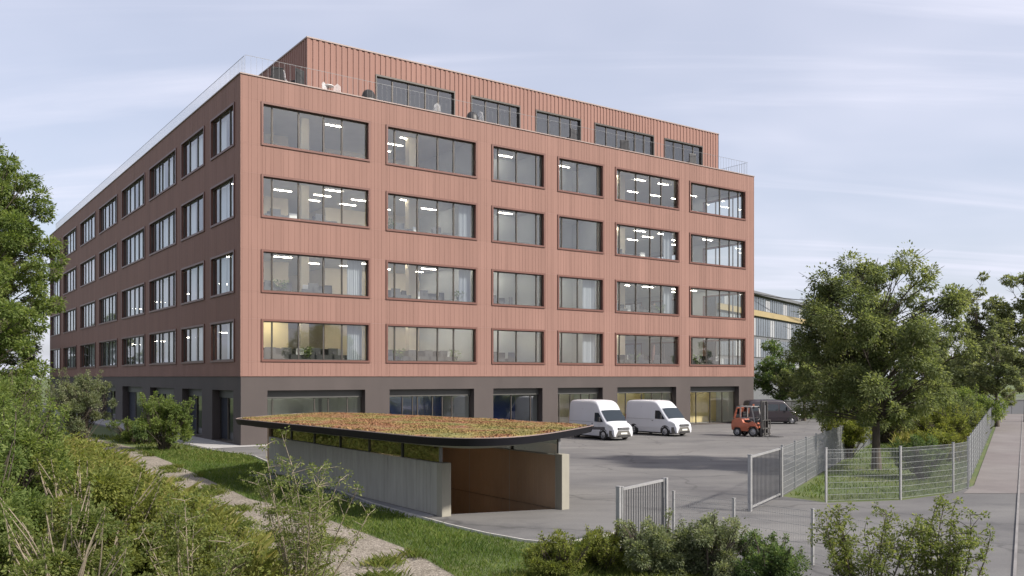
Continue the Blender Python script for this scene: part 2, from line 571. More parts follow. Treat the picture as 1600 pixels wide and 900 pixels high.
def sheet(name, polys, mat, z, kind='structure'):
    """flat sheet: polys = [outer, hole, ...] in plan"""
    rings = [[Vector((p[0], p[1], 0)) for p in r] for r in polys]
    flat = [p for r in rings for p in r]
    tris = tessellate_polygon(rings)
    vs, fs = [(p.x, p.y, z) for p in flat], []
    for t in tris:
        a, b, c = (flat[i] for i in t)
        fs.append(t if (b - a).cross(c - a).z > 0 else t[::-1])
    me = bpy.data.meshes.new(name)
    me.from_pydata(vs, [], fs)
    me.materials.append(mat)
    return link(name, me, kind=kind)


def np_mesh(name, verts, faces_n, nper, mat, smooth=False):
    """fast mesh: verts (N,3); faces consecutive runs of nper vertices"""
    me = bpy.data.meshes.new(name)
    me.vertices.add(len(verts))
    me.vertices.foreach_set('co', np.ascontiguousarray(verts, dtype=np.float32).ravel())
    nl = faces_n * nper
    me.loops.add(nl)
    me.loops.foreach_set('vertex_index', np.arange(nl, dtype=np.int32))
    me.polygons.add(faces_n)
    me.polygons.foreach_set('loop_start', np.arange(0, nl, nper, dtype=np.int32))
    me.update(calc_edges=True)
    me.materials.append(mat)
    return me


def in_poly(pts, poly):
    x, y = pts[:, 0], pts[:, 1]
    r = np.zeros(len(pts), bool)
    n = len(poly)
    for i in range(n):
        x0, y0 = poly[i]
        x1, y1 = poly[(i + 1) % n]
        c = ((y0 > y) != (y1 > y)) & (x < (x1 - x0) * (y - y0) / (y1 - y0 + 1e-12) + x0)
        r ^= c
    return r


# ------------------------------------------------------------------ setting: ground
CU = Vector((0.8143, 0.5804, 0))        # along the front facade
CV = Vector((-0.5804, 0.8143, 0))       # away from it, along the shaded facade
ROT = math.atan2(CU.y, CU.x)
B0 = Vector((-16.5, 53.5, 0))           # near corner of the office building
S0 = Vector((-2.1, 26.4, 0))            # near post of the ramp shelter
BL, BD, BT = 47.66, 75.86, 22.66        # length, depth, parapet height


def bw(u, v, z=0):
    p = B0 + CU * u + CV * v
    return Vector((p.x, p.y, z))


def sw(u, v, z=0):
    p = S0 + CU * u + CV * v
    return Vector((p.x, p.y, z))


ramp_hole = [tuple(sw(*p)[:2]) for p in ((0.22, 0.25), (3.75, -0.85), (3.75, 14.3), (0.22, 14.3))]
BIG = 1500
sheet('ground', [[(-BIG, -60), (BIG, -60), (BIG, BIG), (-BIG, BIG)], ramp_hole], M['turf'], 0.0)
kerb_line = [(-24.5, 60.2), (-17.17, 50.22), (-13.71, 46.6), (-10.2, 39.6), (-7.2, 33.77), (-4.64, 29.02), (-2.9, 26.4),
             (-1.8, 24.79), (-0.68, 23.38), (0.33, 22.38), (0.96, 22.04), (1.45, 22.13), (2.19, 22.9), (2.9, 23.7)]
yard_poly = kerb_line + [(3.4, 22.6), (2.6, 20.6), (5.2, 17.6), (7.0, 12.5), (24.0, 12.5), (26.0, 47.0), (17.85, 34.0), (15.9, 31.75), (13.3, 29.95), (10.5, 29.3),
                         (9.5, 30.9), (19.6, 49.9), (36.0, 80.0), (37.0, 88.0), (24, 90), (-20, 150), (-75, 140), (-64, 116)]
yard_poly = [p for p in yard_poly if p != (16.8, 33.6)]
sheet('yard', [yard_poly, ramp_hole], M['asphalt'], 0.012)
sheet('footpath', [[(16.2, 31.6), (17.8, 33.9), (57.2, 102.9), (63, 108), (110, 108), (60, 31.6)]], M['footpath'], 0.022)
# paved margin along the shaded facade
sheet('pavement', [[tuple(bw(u, v)[:2]) for u, v in ((-2.2, -1.2), (6, -1.2), (6, 0.6), (0.6, 0.6), (0.6, 74), (-2.2, 74))]], M['paving'], 0.034)

path_r = [(-30, 62), (-22.32, 52.03), (-16.9, 43.42), (-9.02, 30.24), (-6.37, 27.37), (-4.18, 23.96), (-2.48, 21.31), (-1.22, 18.57), (0.2, 15), (1.0, 11)]
path_l = [(-1.6, 11), (-3.0, 15), (-5.0, 18.57), (-6.2, 21.31), (-7.6, 23.96), (-9.5, 27.37), (-11.6, 30.24), (-18.9, 42.8), (-24.2, 51.2), (-32, 61)]
sheet('gravel_path', [path_r + path_l], M['gravel'], 0.008)


def kerb(name, line, w, h):
    m = MB()
    for (a, b) in zip(line[:-1], line[1:]):
        m.bar((*a, h / 2), (*b, h / 2), w, h)
    return tag(m.obj(name, M['kerb'] if name == 'kerb' else M['joint']), kind='structure')


kerb('kerb', kerb_line, 0.05, 0.07)
# joint between footpath and carriageway, a flush stone strip
kerb('kerb_strip', [(10.45, 18.3), (7.6, 12.9)], 0.06, 0.05)
kerb('kerb_strip', [(10.45, 18.3), (54.9, 94.6)], 0.06, 0.05)

# paving slabs of the walkway beside the ramp wall
walk = MB()
slab_me = MB().box(0.006, 0.494, 0.006, 0.794, 0.0, 0.03).mesh('paving_slab', M['slab'])
walk_base = sheet('walkway', [[tuple(sw(*p)[:2]) for p in ((-1.0, 0.15), (-0.14, 0.15), (-0.14, 14.4), (-1.0, 14.4))]], M['paving'], 0.020)
for k in range(28):
    for j in range(1):
        p = sw(-0.66 + j * 0.5, 0.2 + k * 0.5, 0.021)
        o = link('paving_slab', slab_me, walk_base, p)
        o.rotation_euler = (0, 0, ROT)
        o.scale = (1.0, 0.62, 1)

# ------------------------------------------------------------------ office building
BLD = thing('office_building', 'five-storey office block with pink ribbed cladding and set-back top floor', 'building', B0, ROT)
ROWS = [(5.15, 7.78), (9.42, 12.08), (14.05, 16.72), (18.50, 21.20)]
FCOLS = [(1.27, 8.66, (2.03, 3.77, 5.45, 6.73)), (9.84, 17.15, (10.60, 12.36, 13.98, 15.30)), (18.43, 23.32, (19.15, 20.80, 22.66)),
         (24.56, 29.26, (25.12, 26.72, 28.80)), (30.5, 37.86, (31.15, 32.98, 34.60, 35.90)), (39.11, 46.5, (39.66, 41.50, 43.22, 44.50, 45.7))]


def fr(a, b, ts):
    return (a, b, tuple(a + (b - a) * t for t in ts))


SCOLS = [(1.07, 5.92, (2.30, 4.40)), fr(7.35, 13.02, (.12, .36, .70)), fr(14.40, 22.52, (.16, .33, .56, .68, .84)), fr(24.04, 32.75, (.15, .32, .50, .70, .85)),
         fr(34.64, 43.16, (.18, .36, .52, .74, .86)), fr(44.98, 53.66, (.15, .36, .54, .74)), fr(56.04, 64.97, (.18, .34, .56, .78)), fr(67.11, 75.0, (.2, .45, .7))]

MAPS = {'front': lambda s, z, o: (s, -o, z), 'left': lambda s, z, o: (-o, s, z), 'right': lambda s, z, o: (BL + o, s, z)}


def mbox(mb, mp, s0, s1, z0, z1, o0, o1):
    vs = [mp(s, z, o) for o in (o0, o1) for (s, z) in ((s0, z0), (s1, z0), (s1, z1), (s0, z1))]
    return mb.add(vs, [(0, 1, 2, 3), (7, 6, 5, 4), (0, 4, 5, 1), (1, 5, 6, 2), (2, 6, 7, 3), (3, 7, 4, 0)])


def ribbed(mb, mp, s0, s1, z0, z1, seams, gw=0.02, gd=0.011, o=0.0):
    """sheet with sunk vertical seams at the given places"""
    prof = [(s0, o - 0.05), (s0, o)]
    for c in seams:
        prof += [(c - gw / 2, o), (c - gw / 2 + 0.004, o - gd), (c + gw / 2 - 0.004, o - gd), (c + gw / 2, o)]
    prof += [(s1, o), (s1, o - 0.05)]
    vs = [mp(s, z, oo) for z in (z0, z1) for (s, oo) in prof]
    n = len(prof)
    return mb.add(vs, [(i, i + 1, n + i + 1, n + i) for i in range(n - 1)])


PATTERNS = [(0.03, 0.26, 0.50, 0.74), (0.03, 0.20, 0.50, 0.66), (0.03, 0.36, 0.52, 0.84), (0.03, 0.14, 0.42, 0.78)]


def col_edges(cols, L, step=1.24):
    out = []
    prev = 0.0
    for a, b, _ in cols:
        out.append((prev, a, True))
        n = max(1, round((b - a) / step))
        for k in range(n):
            out.append((a + (b - a) * k / n, a + (b - a) * (k + 1) / n, False))
        prev = b
    out.append((prev, L, True))
    return out


bands = [(4.27, ROWS[0][0])] + [(ROWS[i][1], ROWS[i + 1][0]) for i in range(3)] + [(ROWS[3][1], BT)]
panel_cache = {}


def panel_mesh(w, h, pat):
    key = (round(w, 3), round(h, 3), pat)
    if key not in panel_cache:
        m = MB()
        ribbed(m, MAPS['front'], 0.003, w - 0.003, 0.002, h - 0.002, [0.05 + (w - 0.1) * t for t in PATTERNS[pat]])
        panel_cache[key] = m.mesh('panel', M['clad'])
    return panel_cache[key]


for (a, b, pier) in col_edges(FCOLS, BL):
    pat = random.randrange(4)
    for (z0, z1) in bands:
        link('panel', panel_mesh(b - a, z1 - z0, pat), BLD, (a, 0, z0))
    if pier:
        for (z0, z1) in ROWS:
            link('panel', panel_mesh(b - a, z1 - z0, pat), BLD, (a, 0, z0))

# the other two glazed facades: cladding sheets in one mesh each
for side in ('left', 'right'):
    m = MB()
    for (a, b, pier) in col_edges(SCOLS, BD):
        pat = random.randrange(4)
        seams = [a + 0.05 + (b - a - 0.1) * t for t in PATTERNS[pat]]
        zs = bands + (ROWS if pier else [])
        for (z0, z1) in zs:
            ribbed(m, MAPS[side], a + 0.003, b - 0.003, z0, z1, seams)
    o = m.obj('side_cladding', M['clad_side'], BLD)
    o['kind'] = 'stuff'

# backing walls behind the cladding (with the window openings) and plinth with its openings
GF_F = [(1.68, 8.33), (10.13, 16.93), (18.6, 23.13), (24.62, 29.2), (30.78, 37.54), (39.27, 45.62)]
GF_S = [(1.44, 5.78), (8.09, 13.02), (15.29, 22.52), (25.16, 32.75), (35.75, 43.0), (46, 53), (57, 64.5)]
GF_TOP = 3.36
for side, cols, L, gfo in (('front', FCOLS, BL, GF_F), ('left', SCOLS, BD, GF_S), ('right', SCOLS, BD, GF_S)):
    mp = MAPS[side]
    e0 = 0.06
    m = MB()
    for (z0, z1) in bands:
        mbox(m, mp, e0, L - e0, z0, z1, -0.32, -0.06)
    for (a, b, pier) in col_edges(cols, L):
        if pier:
            for (z0, z1) in ROWS:
                mbox(m, mp, max(a, e0), min(b, L - e0), z0, z1, -0.32, -0.06)
    m.obj('wall', M['inwall_g'], BLD)
    m = MB()
    i0, i1 = (0.02, L - 0.02) if side == 'front' else (0.55, L - 0.02)
    mbox(m, mp, i0, i1, GF_TOP, 4.265, -0.55, -0.02)
    prev = i0
    for (a, b) in gfo:
        mbox(m, mp, prev, a, 0, GF_TOP, -0.55, -0.02)
        mbox(m, mp, a, b, 0, 0.06, -0.50, -0.03)
        prev = b
    mbox(m, mp, prev, i1, 0, GF_TOP, -0.55, -0.02)
    m.obj('plinth', M['plinth'], BLD)

MB().box(0.06, BL - 0.06, BD - 0.4, BD, 0, BT).obj('rear_wall', M['inwall_g'], BLD)
# drip trim between plinth and cladding
m = MB()
mbox(m, MAPS['front'], -0.03, BL + 0.03, 4.235, 4.272, -0.05, 0.03)
mbox(m, MAPS['left'], 0.05, BD, 4.235, 4.272, -0.05, 0.03)
m.obj('base_trim', M['clad'], BLD)
# corner trims
for (u, nm) in ((0, 'corner_trim'), (BL, 'corner_trim')):
    s = 1 if u else -1
    MB().box(u - 0.05 if u else -0.012, u + 0.012 if u else 0.05, -0.012, 0.05, 4.28, BT).obj(nm, M['clad'], BLD)


def window_set(side, cols, rows, frame_w, depth_out, depth_in, glass_o, dark=M['frame']):
    mp = MAPS[side]
    for (a, b, muls) in cols:
        h = rows[0][1] - rows[0][0]
        fm = MB()
        w = frame_w
        mbox(fm, mp, a, b, 0, w, -depth_in, depth_out)
        mbox(fm, mp, a, b, h - w, h, -depth_in, depth_out)
        mbox(fm, mp, a, a + w, w, h - w, -depth_in, depth_out)
        mbox(fm, mp, b - w, b, w, h - w, -depth_in, depth_out)
        fme = fm.mesh('window', dark)
        # inner sash frame
        sm = MB()
        t = 0.055
        A, Bb, z0, z1 = a + w, b - w, w, h - w
        mbox(sm, mp, A, Bb, z0, z0 + t, glass_o - 0.03, glass_o + 0.04)
        mbox(sm, mp, A, Bb, z1 - t, z1, glass_o - 0.03, glass_o + 0.04)
        mbox(sm, mp, A, A + t, z0 + t, z1 - t, glass_o - 0.03, glass_o + 0.04)
        mbox(sm, mp, Bb - t, Bb, z0 + t, z1 - t, glass_o - 0.03, glass_o + 0.04)
        sme = sm.mesh('sash', M['mullion'])
        mul_me = []
        for c in muls:
            mm = MB()
            mbox(mm, mp, c - 0.045, c + 0.045, z0 + t, z1 - t, glass_o - 0.03, glass_o + 0.06)
            mul_me.append(mm.mesh('mullion', M['mullion']))
        es = [A + t] + list(muls) + [Bb - t]
        pane_me = []
        for k in range(len(es) - 1):
            pm = MB()
            l = es[k] + (0.045 if k else 0)
            r = es[k + 1] - (0.045 if k < len(es) - 2 else 0)
            pm.quad(mp(l, z0 + t, glass_o), mp(r, z0 + t, glass_o), mp(r, z1 - t, glass_o), mp(l, z1 - t, glass_o))
            pane_me.append(pm.mesh('pane', M['glass']))
        for (r0, r1) in rows:
            wnd = link('window', fme, BLD, (0, 0, r0))
            wnd.scale = (1, 1, (r1 - r0) / h)
            link('sash', sme, wnd)
            for q in mul_me:
                link('mullion', q, wnd)
            for q in pane_me:
                link('pane', q, wnd)


window_set('front', FCOLS, ROWS, 0.13, 0.07, 0.34, -0.22)
window_set('left', SCOLS, ROWS, 0.13, 0.07, 0.34, -0.14)
window_set('right', SCOLS[:5], ROWS, 0.13, 0.07, 0.34, -0.22)

# ground-floor shopfronts: shutter box, frame, panes
GF_MUL = [(2.2, 5.0, 5.95, 7.3), (11.4, 12.2, 12.6, 13.8, 14.6, 15.4), (20.6, 22.4), (25.2, 26.3, 27.4, 28.3), (32.2, 34.0, 35.2, 36.4), (40.6, 42.4, 44.0)]
for side, gfo in (('front', GF_F), ('left', GF_S)):
    mp = MAPS[side]
    for k, (a, b) in enumerate(gfo):
        ms = GF_MUL[k] if side == 'front' else (a + (b - a) * .33, a + (b - a) * .66)
        g_o = -0.62
        fm = MB()
        t = 0.06
        mbox(fm, mp, a - .05, b + .05, 0.06, 0.14, g_o - .03, g_o + .04)
        mbox(fm, mp, a - .05, a + t, 0.14, 2.84, g_o - .03, g_o + .04)
        mbox(fm, mp, b - t, b + .05, 0.14, 2.84, g_o - .03, g_o + .04)
        sf = fm.obj('shopfront', M['mullion'], BLD)
        sm = MB()
        mbox(sm, mp, a - .05, b + .05, 2.84, 3.40, g_o - .10, g_o + .12)
        for q in range(4):
            mbox(sm, mp, a + .02, b - .02, 2.86 + q * .13, 2.96 + q * .13, g_o + .12, g_o + .145)
        sm.obj('shutter_box', M['shutter'], sf)
        es = [a + t] + list(ms) + [b - t]
        for c in ms:
            mm = MB()
            mbox(mm, mp, c - .035, c + .035, 0.14, 2.84, g_o - .03, g_o + .05)
            mm.obj('mullion', M['mullion'], sf)
        for i in range(len(es) - 1):
            if side == 'left' and i != 1:
                dm = MB()
                mbox(dm, mp, es[i] + .04, es[i + 1] - .04, .142, 2.838, g_o - .02, g_o + .02)
                dm.obj('dark_infill', M['dark_infill'], sf)  # dark panel added in place of glass, keeps bright sky reflections out
                continue
            pm = MB()
            pm.quad(mp(es[i], .14, g_o), mp(es[i + 1], .14, g_o), mp(es[i + 1], 2.84, g_o), mp(es[i], 2.84, g_o))
            pm.obj('pane', M['glass'], sf)

# floors, ceilings, core and partitions
FLOORS = [4.66, 8.90, 13.48, 17.95]
CEILS = [8.16, 12.50, 17.10, 21.60]
m0 = MB()
for z in [0.03] + FLOORS:
    MB().box(0.36, BL - 0.36, 0.36, BD - 0.45, z - 0.10 if z > 1 else 0.026, z).obj('floor_slab', M['carpet'], BLD)
for z in [4.05] + CEILS:
    MB().box(0.36, BL - 0.36, 0.36, BD - 0.45, z, z + 0.10).obj('ceiling', M['ceil'], BLD)
for i, z in enumerate(FLOORS):
    c = CEILS[i]
    MB().box(9.6, 33.5, 9.5, 66, z + .002, c - .002).obj('core_wall', M['inwall'], BLD)
    MB().box(3.2, 6.2, 8.2, 8.35, z + .002, c - .002).obj('partition', M['inwall'] if i != 0 else M['inwall_y'], BLD)
    for (u, d) in ((17.8, 9.4), (23.9, 9.4), (29.9, 9.4)):
        MB().box(u - .06, u + .06, 0.40, d, z + .002, c - .002).obj('partition', M['inwall_g'], BLD)
    MB().box(17.9, 29.8, 4.6, 4.72, z + .002, c - .002).obj('partition', M['inwall_g'], BLD)
    for u in (5.4, 13.6, 34.2, 42.0):
        MB().box(u - .28, u + .28, 3.1, 3.66, z + .002, c - .002).obj('pillar', M['inwall'], BLD)
    # curtains: pleated, beside some windows
    for (u0, u1) in ((7.3, 8.35), (16.0, 16.95), (27.6, 28.9), (36.6, 37.6)):
        if (i * 3 + int(u0)) % 4 < 2:
            continue
        n = 26
        cm = MB()
        prof = [(u0 + (u1 - u0) * k / n, 0.62 + 0.05 * math.sin(k * 1.9)) for k in range(n + 1)]
        vs = [(s, d, zz) for zz in (z + .05, c - .05) for (s, d) in prof]
        cm.add(vs, [(k, k + 1, n + 2 + k, n + 1 + k) for k in range(n)])
        cm.obj('curtain', M['curtain'], BLD)
# pale pleated blinds behind the glass of the shaded facade
for (a, b, muls) in SCOLS:
    es = [a + .2] + list(muls) + [b - .2]
    for k in range(len(es) - 1):
        cm = MB()
        n = max(6, int((es[k + 1] - es[k]) / .09))
        prof = [(es[k] + .05 + (es[k + 1] - es[k] - .1) * q / n, .55 + .03 * (q % 2)) for q in range(n + 1)]
        z0_ = 0.16
        cm.add([(d, s_, zz) for zz in (z0_, 2.52) for (s_, d) in prof], [(q, q + 1, n + 2 + q, n + 1 + q) for q in range(n)])
        bme = cm.mesh('blind', M['blind'])
        for r_, (z0, z1) in enumerate(ROWS):
            if (k + r_ * 2 + int(a)) % 5 != 3:
                link('blind', bme, BLD, (0, 0, z0))
# ground-floor rooms: back walls
for k, (a, b) in enumerate(GF_F):
    mt = [M['inwall_g'], M['inwall_b'], M['inwall_b'], M['inwall'], M['inwall_y'], M['inwall_y']][k]
    d = (5.0, 5.0, 4.0, 4.0, 4.2, 3.0)[k]
    MB().box(a - .3, b + .3, d, d + .1, .04, 4.04).obj('back_wall', mt, BLD)
    MB().box(b + .32, b + .42, .60, d + .1, .04, 4.04).obj('partition', M['inwall_g'], BLD)

# strip lights; those in the two middle bays are added to brighten dark rooms
strip_me = MB().box(-0.62, 0.62, -0.045, 0.045, -0.03, 0).mesh('ceiling_light', M['strip'])
for i, c in enumerate(CEILS):
    spots = []
    for v in (1.6, 3.6, 5.6, 7.6):
        for u in np.arange(1.9, 47, 2.9):
            if 17.8 < u < 30 and v > 4.5:
                continue
            if random.random() < (0.10, .30, .42, .60)[i]:
                continue
            spots.append((u, v))
    for v in np.arange(14, 70, 11.6):
        spots.append((7.2, v))
    for (u, v) in spots:
        link('ceiling_light', strip_me, BLD, (u, v, c - 0.004))
for (u, v) in ((41, 1.8), (44, 1.8), (33, 2.5), (36, 2.5), (26.5, 2.2), (14, 2.6), (4, 3)):
    link('ceiling_light', strip_me, BLD, (u, v, 4.046))

# roof, coping
MB().box(0.06, BL - .06, 0.06, BD - .06, 22.1, 22.55).obj('roof', M['roofing'], BLD)
m = MB()
m.box(-0.05, BL + .05, -0.06, 0.32, BT, BT + .07)
m.obj('coping', M['coping'], BLD)
m = MB()
m.box(-0.06, 0.32, 0.322, BD, BT, BT + .07)
m.obj('coping', M['coping'], BLD)
m = MB()
m.box(BL - .32, BL + .05, 0.322, BD, BT, BT + .07)
m.obj('coping', M['coping'], BLD)
MB().box(0.07, .30, .33, BD, 22.5, BT).obj('parapet', M['clad_side'], BLD)
MB().box(BL - .30, BL - .07, .33, BD, 22.5, BT).obj('parapet', M['clad_side'], BLD)

# penthouse
PU0, PU1, PV0, PV1, PT = 5.44, 46.1, 2.85, 62.0, 26.95
PW = [(10.51, 17.07, (11.9, 13.2, 14.6, 15.7)), (18.49, 23.1, (19.9, 21.1, 22.2)), (24.61, 29.32, (26.0, 27.2, 28.3)), (30.78, 37.7, (32.2, 33.4, 34.5, 35.5, 36.6)), (38.97, 43.94, (40.3, 41.5, 42.8))]
PWT = 25.52


def corrugated(mb, P, s0, s1, z0, z1, pitch=0.38, d=0.05):
    n = max(1, round((s1 - s0) / pitch))
    p = (s1 - s0) / n
    prof = []
    for k in range(n):
        a = s0 + k * p
        prof += [(a, 0), (a + p * .52, 0), (a + p * .60, -d), (a + p * .92, -d)]
    prof.append((s1, 0))
    vs = [P(s, z, o) for z in (z0, z1) for (s, o) in prof]
    N = len(prof)
    mb.add(vs, [(i, i + 1, N + i + 1, N + i) for i in range(N - 1)])


Pf = lambda s, z, o: (s, PV0 - o, z)
Pl = lambda s, z, o: (PU0 - o, s, z)
Pr = lambda s, z, o: (PU1 + o, s, z)
prev = PU0
edges = []
for a, b, _ in PW:
    edges += [(prev, a, 22.55, PT), (a, b, PWT, PT)]
    prev = b
edges.append((prev, PU1, 22.55, PT))
for (a, b, z0, z1) in edges:
    n = max(1, round((b - a) / 1.5))
    for k in range(n):
        mm = MB()
        corrugated(mm, Pf, a + (b - a) * k / n, a + (b - a) * (k + 1) / n, z0, z1)
        mm.obj('penthouse_panel', M['clad_top'], BLD)
m = MB()
corrugated(m, Pl, PV0, PV1, 22.55, PT)
m.obj('penthouse_side', M['clad_top'], BLD)['kind'] = 'stuff'
m = MB()
corrugated(m, Pr, PV0, PV1, 22.55, PT)
m.obj('penthouse_side', M['clad_top'], BLD)['kind'] = 'stuff'
MB().box(PU0 + .14, PU1 - .14, PV0 + .14, PV1, PT - .14, PT - .02).obj('penthouse_roof', M['roofing'], BLD)
MB().box(PU0 + .14, PU1 - .14, PV0 + 6, PV0 + 6.1, 22.56, PT - .15).obj('core_wall', M['inwall_g'], BLD)
MB().box(PU0 + .14, PU0 + .2, PV0 + .14, PV1, 22.56, PT - .15).obj('lining', M['inwall_g'], BLD)
MB().box(PU1 - .2, PU1 - .14, PV0 + .14, PV1, 22.56, PT - .15).obj('lining', M['inwall_g'], BLD)
m = MB()
m.box(PU0 - .04, PU1 + .04, PV0 - .04, PV0 + .3, PT, PT + .09)
m.obj('coping', M['coping'], BLD)
m = MB()
m.box(PU0 - .04, PU0 + .3, PV0 + .302, PV1, PT, PT + .09)
m.obj('coping', M['coping'], BLD)
m = MB()
m.box(PU1 - .3, PU1 + .04, PV0 + .302, PV1, PT, PT + .09)
m.obj('coping', M['coping'], BLD)
for (a, b, muls) in PW:
    go = -0.18
    fm = MB()
    mbox(fm, Pf, a, b, PWT - .12, PWT, -.34, .03)
    mbox(fm, Pf, a, a + .09, 22.56, PWT - .12, -.34, .03)
    mbox(fm, Pf, b - .09, b, 22.56, PWT - .12, -.34, .03)
    mbox(fm, Pf, a + .09, b - .09, 22.56, 22.70, -.34, .0)
    w = fm.obj('window', M['mullion'], BLD)
    es = [a + .09] + list(muls) + [b - .09]
    for c in muls:
        mm = MB()
        mbox(mm, Pf, c - .05, c + .05, 22.70, PWT - .12, go - .04, go + .06)
        mm.obj('mullion', M['mullion'], w)
    for k in range(len(es) - 1):
        pm = MB()
        pm.quad(Pf(es[k], 22.70, go), Pf(es[k + 1], 22.70, go), Pf(es[k + 1], PWT - .12, go), Pf(es[k], PWT - .12, go))
        pm.obj('pane', M['glass'], w)

# terrace railing: thin balusters, one rail
RZ = 24.0
for (p0, p1) in (((0.42, 0.42), (47.3, 0.42)), ((0.42, 0.60), (0.42, 74)), ((47.3, 0.60), (47.3, 60))):
    L = math.dist(p0, p1)
    d = ((p1[0] - p0[0]) / L, (p1[1] - p0[1]) / L)
    rm = MB()
    rm.bar((*p0, RZ), (*p1, RZ), .02, .02)
    rm.bar((*p0, 22.68), (*p1, 22.68), .03, .03)
    step = 0.36 if p0[1] == p1[1] else 0.26
    for k in range(int(L / step) + 1):
        x, y = p0[0] + d[0] * k * step, p0[1] + d[1] * k * step
        rm.bar((x, y, 22.5), (x, y, RZ), .010 if p0[1] == p1[1] else .016)
    ro = rm.obj('railing', M['rail'], BLD)

# ------------------------------------------------------------------ offices: desks, chairs, screens
BAY = ['first window bay from the shaded corner', 'second window bay from the shaded corner', 'third window bay', 'fourth window bay',
       'fifth window bay from the shaded corner', 'last window bay before the far end']
STOREY = ['first upper floor', 'second upper floor', 'third upper floor', 'fourth upper floor']


def make_chair(white=False):
    t = link('office_chair', None)
    mt = M['whitechair'] if white else M['seatblack']
    MB().box(-.25, .25, -.25, .25, .44, .52).obj('seat', mt, t, None, .03)
    MB().box(-.26, .26, .21, .28, .58, 1.42).obj('backrest', mt, t, None, .03)
    m_ = MB()
    m_.tube([(0, 0, .1), (0, 0, .44)], .03, 6)
    m_.bar((0, .2, .47), (0, .26, .62), .06, .04)
    m_.obj('column', M['dark'], t)
    m_ = MB()
    for k in range(5):
        a = k * 2 * math.pi / 5
        m_.bar((0, 0, .1), (.3 * math.cos(a), .3 * math.sin(a), .05), .04, .04)
        m_.box(.3 * math.cos(a) - .03, .3 * math.cos(a) + .03, .3 * math.sin(a) - .03, .3 * math.sin(a) + .03, 0, .06)
    m_.obj('base', M['dark'], t)
    for s in (-1, 1):
        m_ = MB()
        m_.bar((s * .27, .1, .48), (s * .27, .1, .70), .04, .04)
        m_.box(s * .27 - .03, s * .27 + .03, -.12, .18, .70, .73)
        m_.obj('armrest', M['dark'], t)
    return t


def make_desk():
    t = link('office_desk', None)
    MB().box(-.8, .8, -.4, .4, .72, .75).obj('top', M['desk'], t)
    for s in (-1, 1):
        MB().box(s * .76 - .03, s * .76 + .03, -.36, .36, 0, .72).obj('leg', M['rim'], t)
    MB().box(-.8, .8, .405, .435, .45, .98).obj('screen_panel', M['screen_back'], t)
    return t


def make_monitor():
    t = link('monitor', None)
    MB().box(-.34, .34, -.02, .02, .24, .68).obj('display', M['screen_back'], t, None, .008)
    MB().box(-.03, .03, .022, .05, .02, .45).obj('neck', M['screen_back'], t)
    MB().box(-.13, .13, -.08, .10, 0, .018).obj('foot', M['screen_back'], t)
    return t


proto = {'chair': make_chair(), 'wchair': make_chair(True), 'desk': make_desk(), 'monitor': make_monitor()}
used = set()


def place(kind, u, v, z, rz, label, cat, group):
    p = proto[kind]
    o = p if kind not in used else copy_tree(p)
    used.add(kind)
    o.location = bw(u, v, z)
    o.rotation_euler = (0, 0, ROT + rz)
    tag(o, label, cat, group)
    return o


fur = [(0, 0, 8), (0, 1, 8), (0, 4, 7), (0, 5, 4), (1, 0, 4), (1, 1, 4), (1, 4, 5), (2, 0, 3), (2, 1, 3), (2, 4, 2), (0, 2, 2), (1, 2, 2)]
for (fl, bay, n) in fur:
    a, b, _ = FCOLS[bay]
    for k in range(n):
        u = a + 0.9 + (b - a - 1.8) * (k + .5 * random.random()) / max(1, n - 1) * (n - 1) / n
        v = 1.25 + (k % 2) * 1.7 + random.uniform(-.1, .1)
        z = FLOORS[fl]
        where = f'behind {STOREY[fl]} glass, {BAY[bay]}'
        grp = f'office furniture on the {STOREY[fl]}'
        place('desk', u, v, z, 0 if k % 2 else math.pi, f'pale office desk {where}', 'desk', grp)
        place('wchair' if (k + fl) % 4 == 3 else 'chair', u + random.uniform(-.2, .2), v + (-.75 if k % 2 else .75), z, random.uniform(-.5, .5) + (math.pi if k % 2 == 0 else 0) + math.pi,
              (f'white office chair {where}' if (k + fl) % 4 == 3 else f'black office chair {where}'), 'chair', grp)
        place('monitor', u + random.uniform(-.35, .35), v, z + .752, (0 if k % 2 else math.pi) + random.uniform(-.15, .15), f'black monitor {where}', 'monitor', grp)

def make_plant():
    t = link('potted_plant', None)
    MB().tube([(0, 0, 0), (0, 0, .38)], [.15, .20], 14).obj('pot', M['inwall_g'], t, 40)
    sm = MB()
    for k in range(9):
        a = k * 2.4
        sm.tube([(0, 0, .36), (.12 * math.cos(a), .12 * math.sin(a), .8), (.36 * math.cos(a), .36 * math.sin(a), 1.15 + .09 * (k % 4))], [.012, .010, .004], 5)
    sm.obj('stems', M['bark'], t)
    n = 260
    a = RNG.integers(0, 9, n) * 2.4 + RNG.normal(0, .25, n)
    q = RNG.random(n) ** .7
    c = np.stack([.40 * q * np.cos(a), .40 * q * np.sin(a), .55 + .85 * q + RNG.normal(0, .06, n)], 1)
    d = np.stack([np.cos(a), np.sin(a), RNG.normal(0, .5, n)], 1)
    d /= np.linalg.norm(d, axis=1)[:, None]
    s_ = np.stack([-np.sin(a), np.cos(a), np.zeros(n)], 1)
    L = RNG.uniform(.14, .26, n)[:, None]
    vv_ = np.stack([c, c + d * L * .5 + s_ * L * .2, c + d * L, c + d * L * .5 - s_ * L * .2], 1).reshape(-1, 3)
    link('foliage', np_mesh('foliage', vv_, n, 4, M['leaf_dark']), t)
    return t


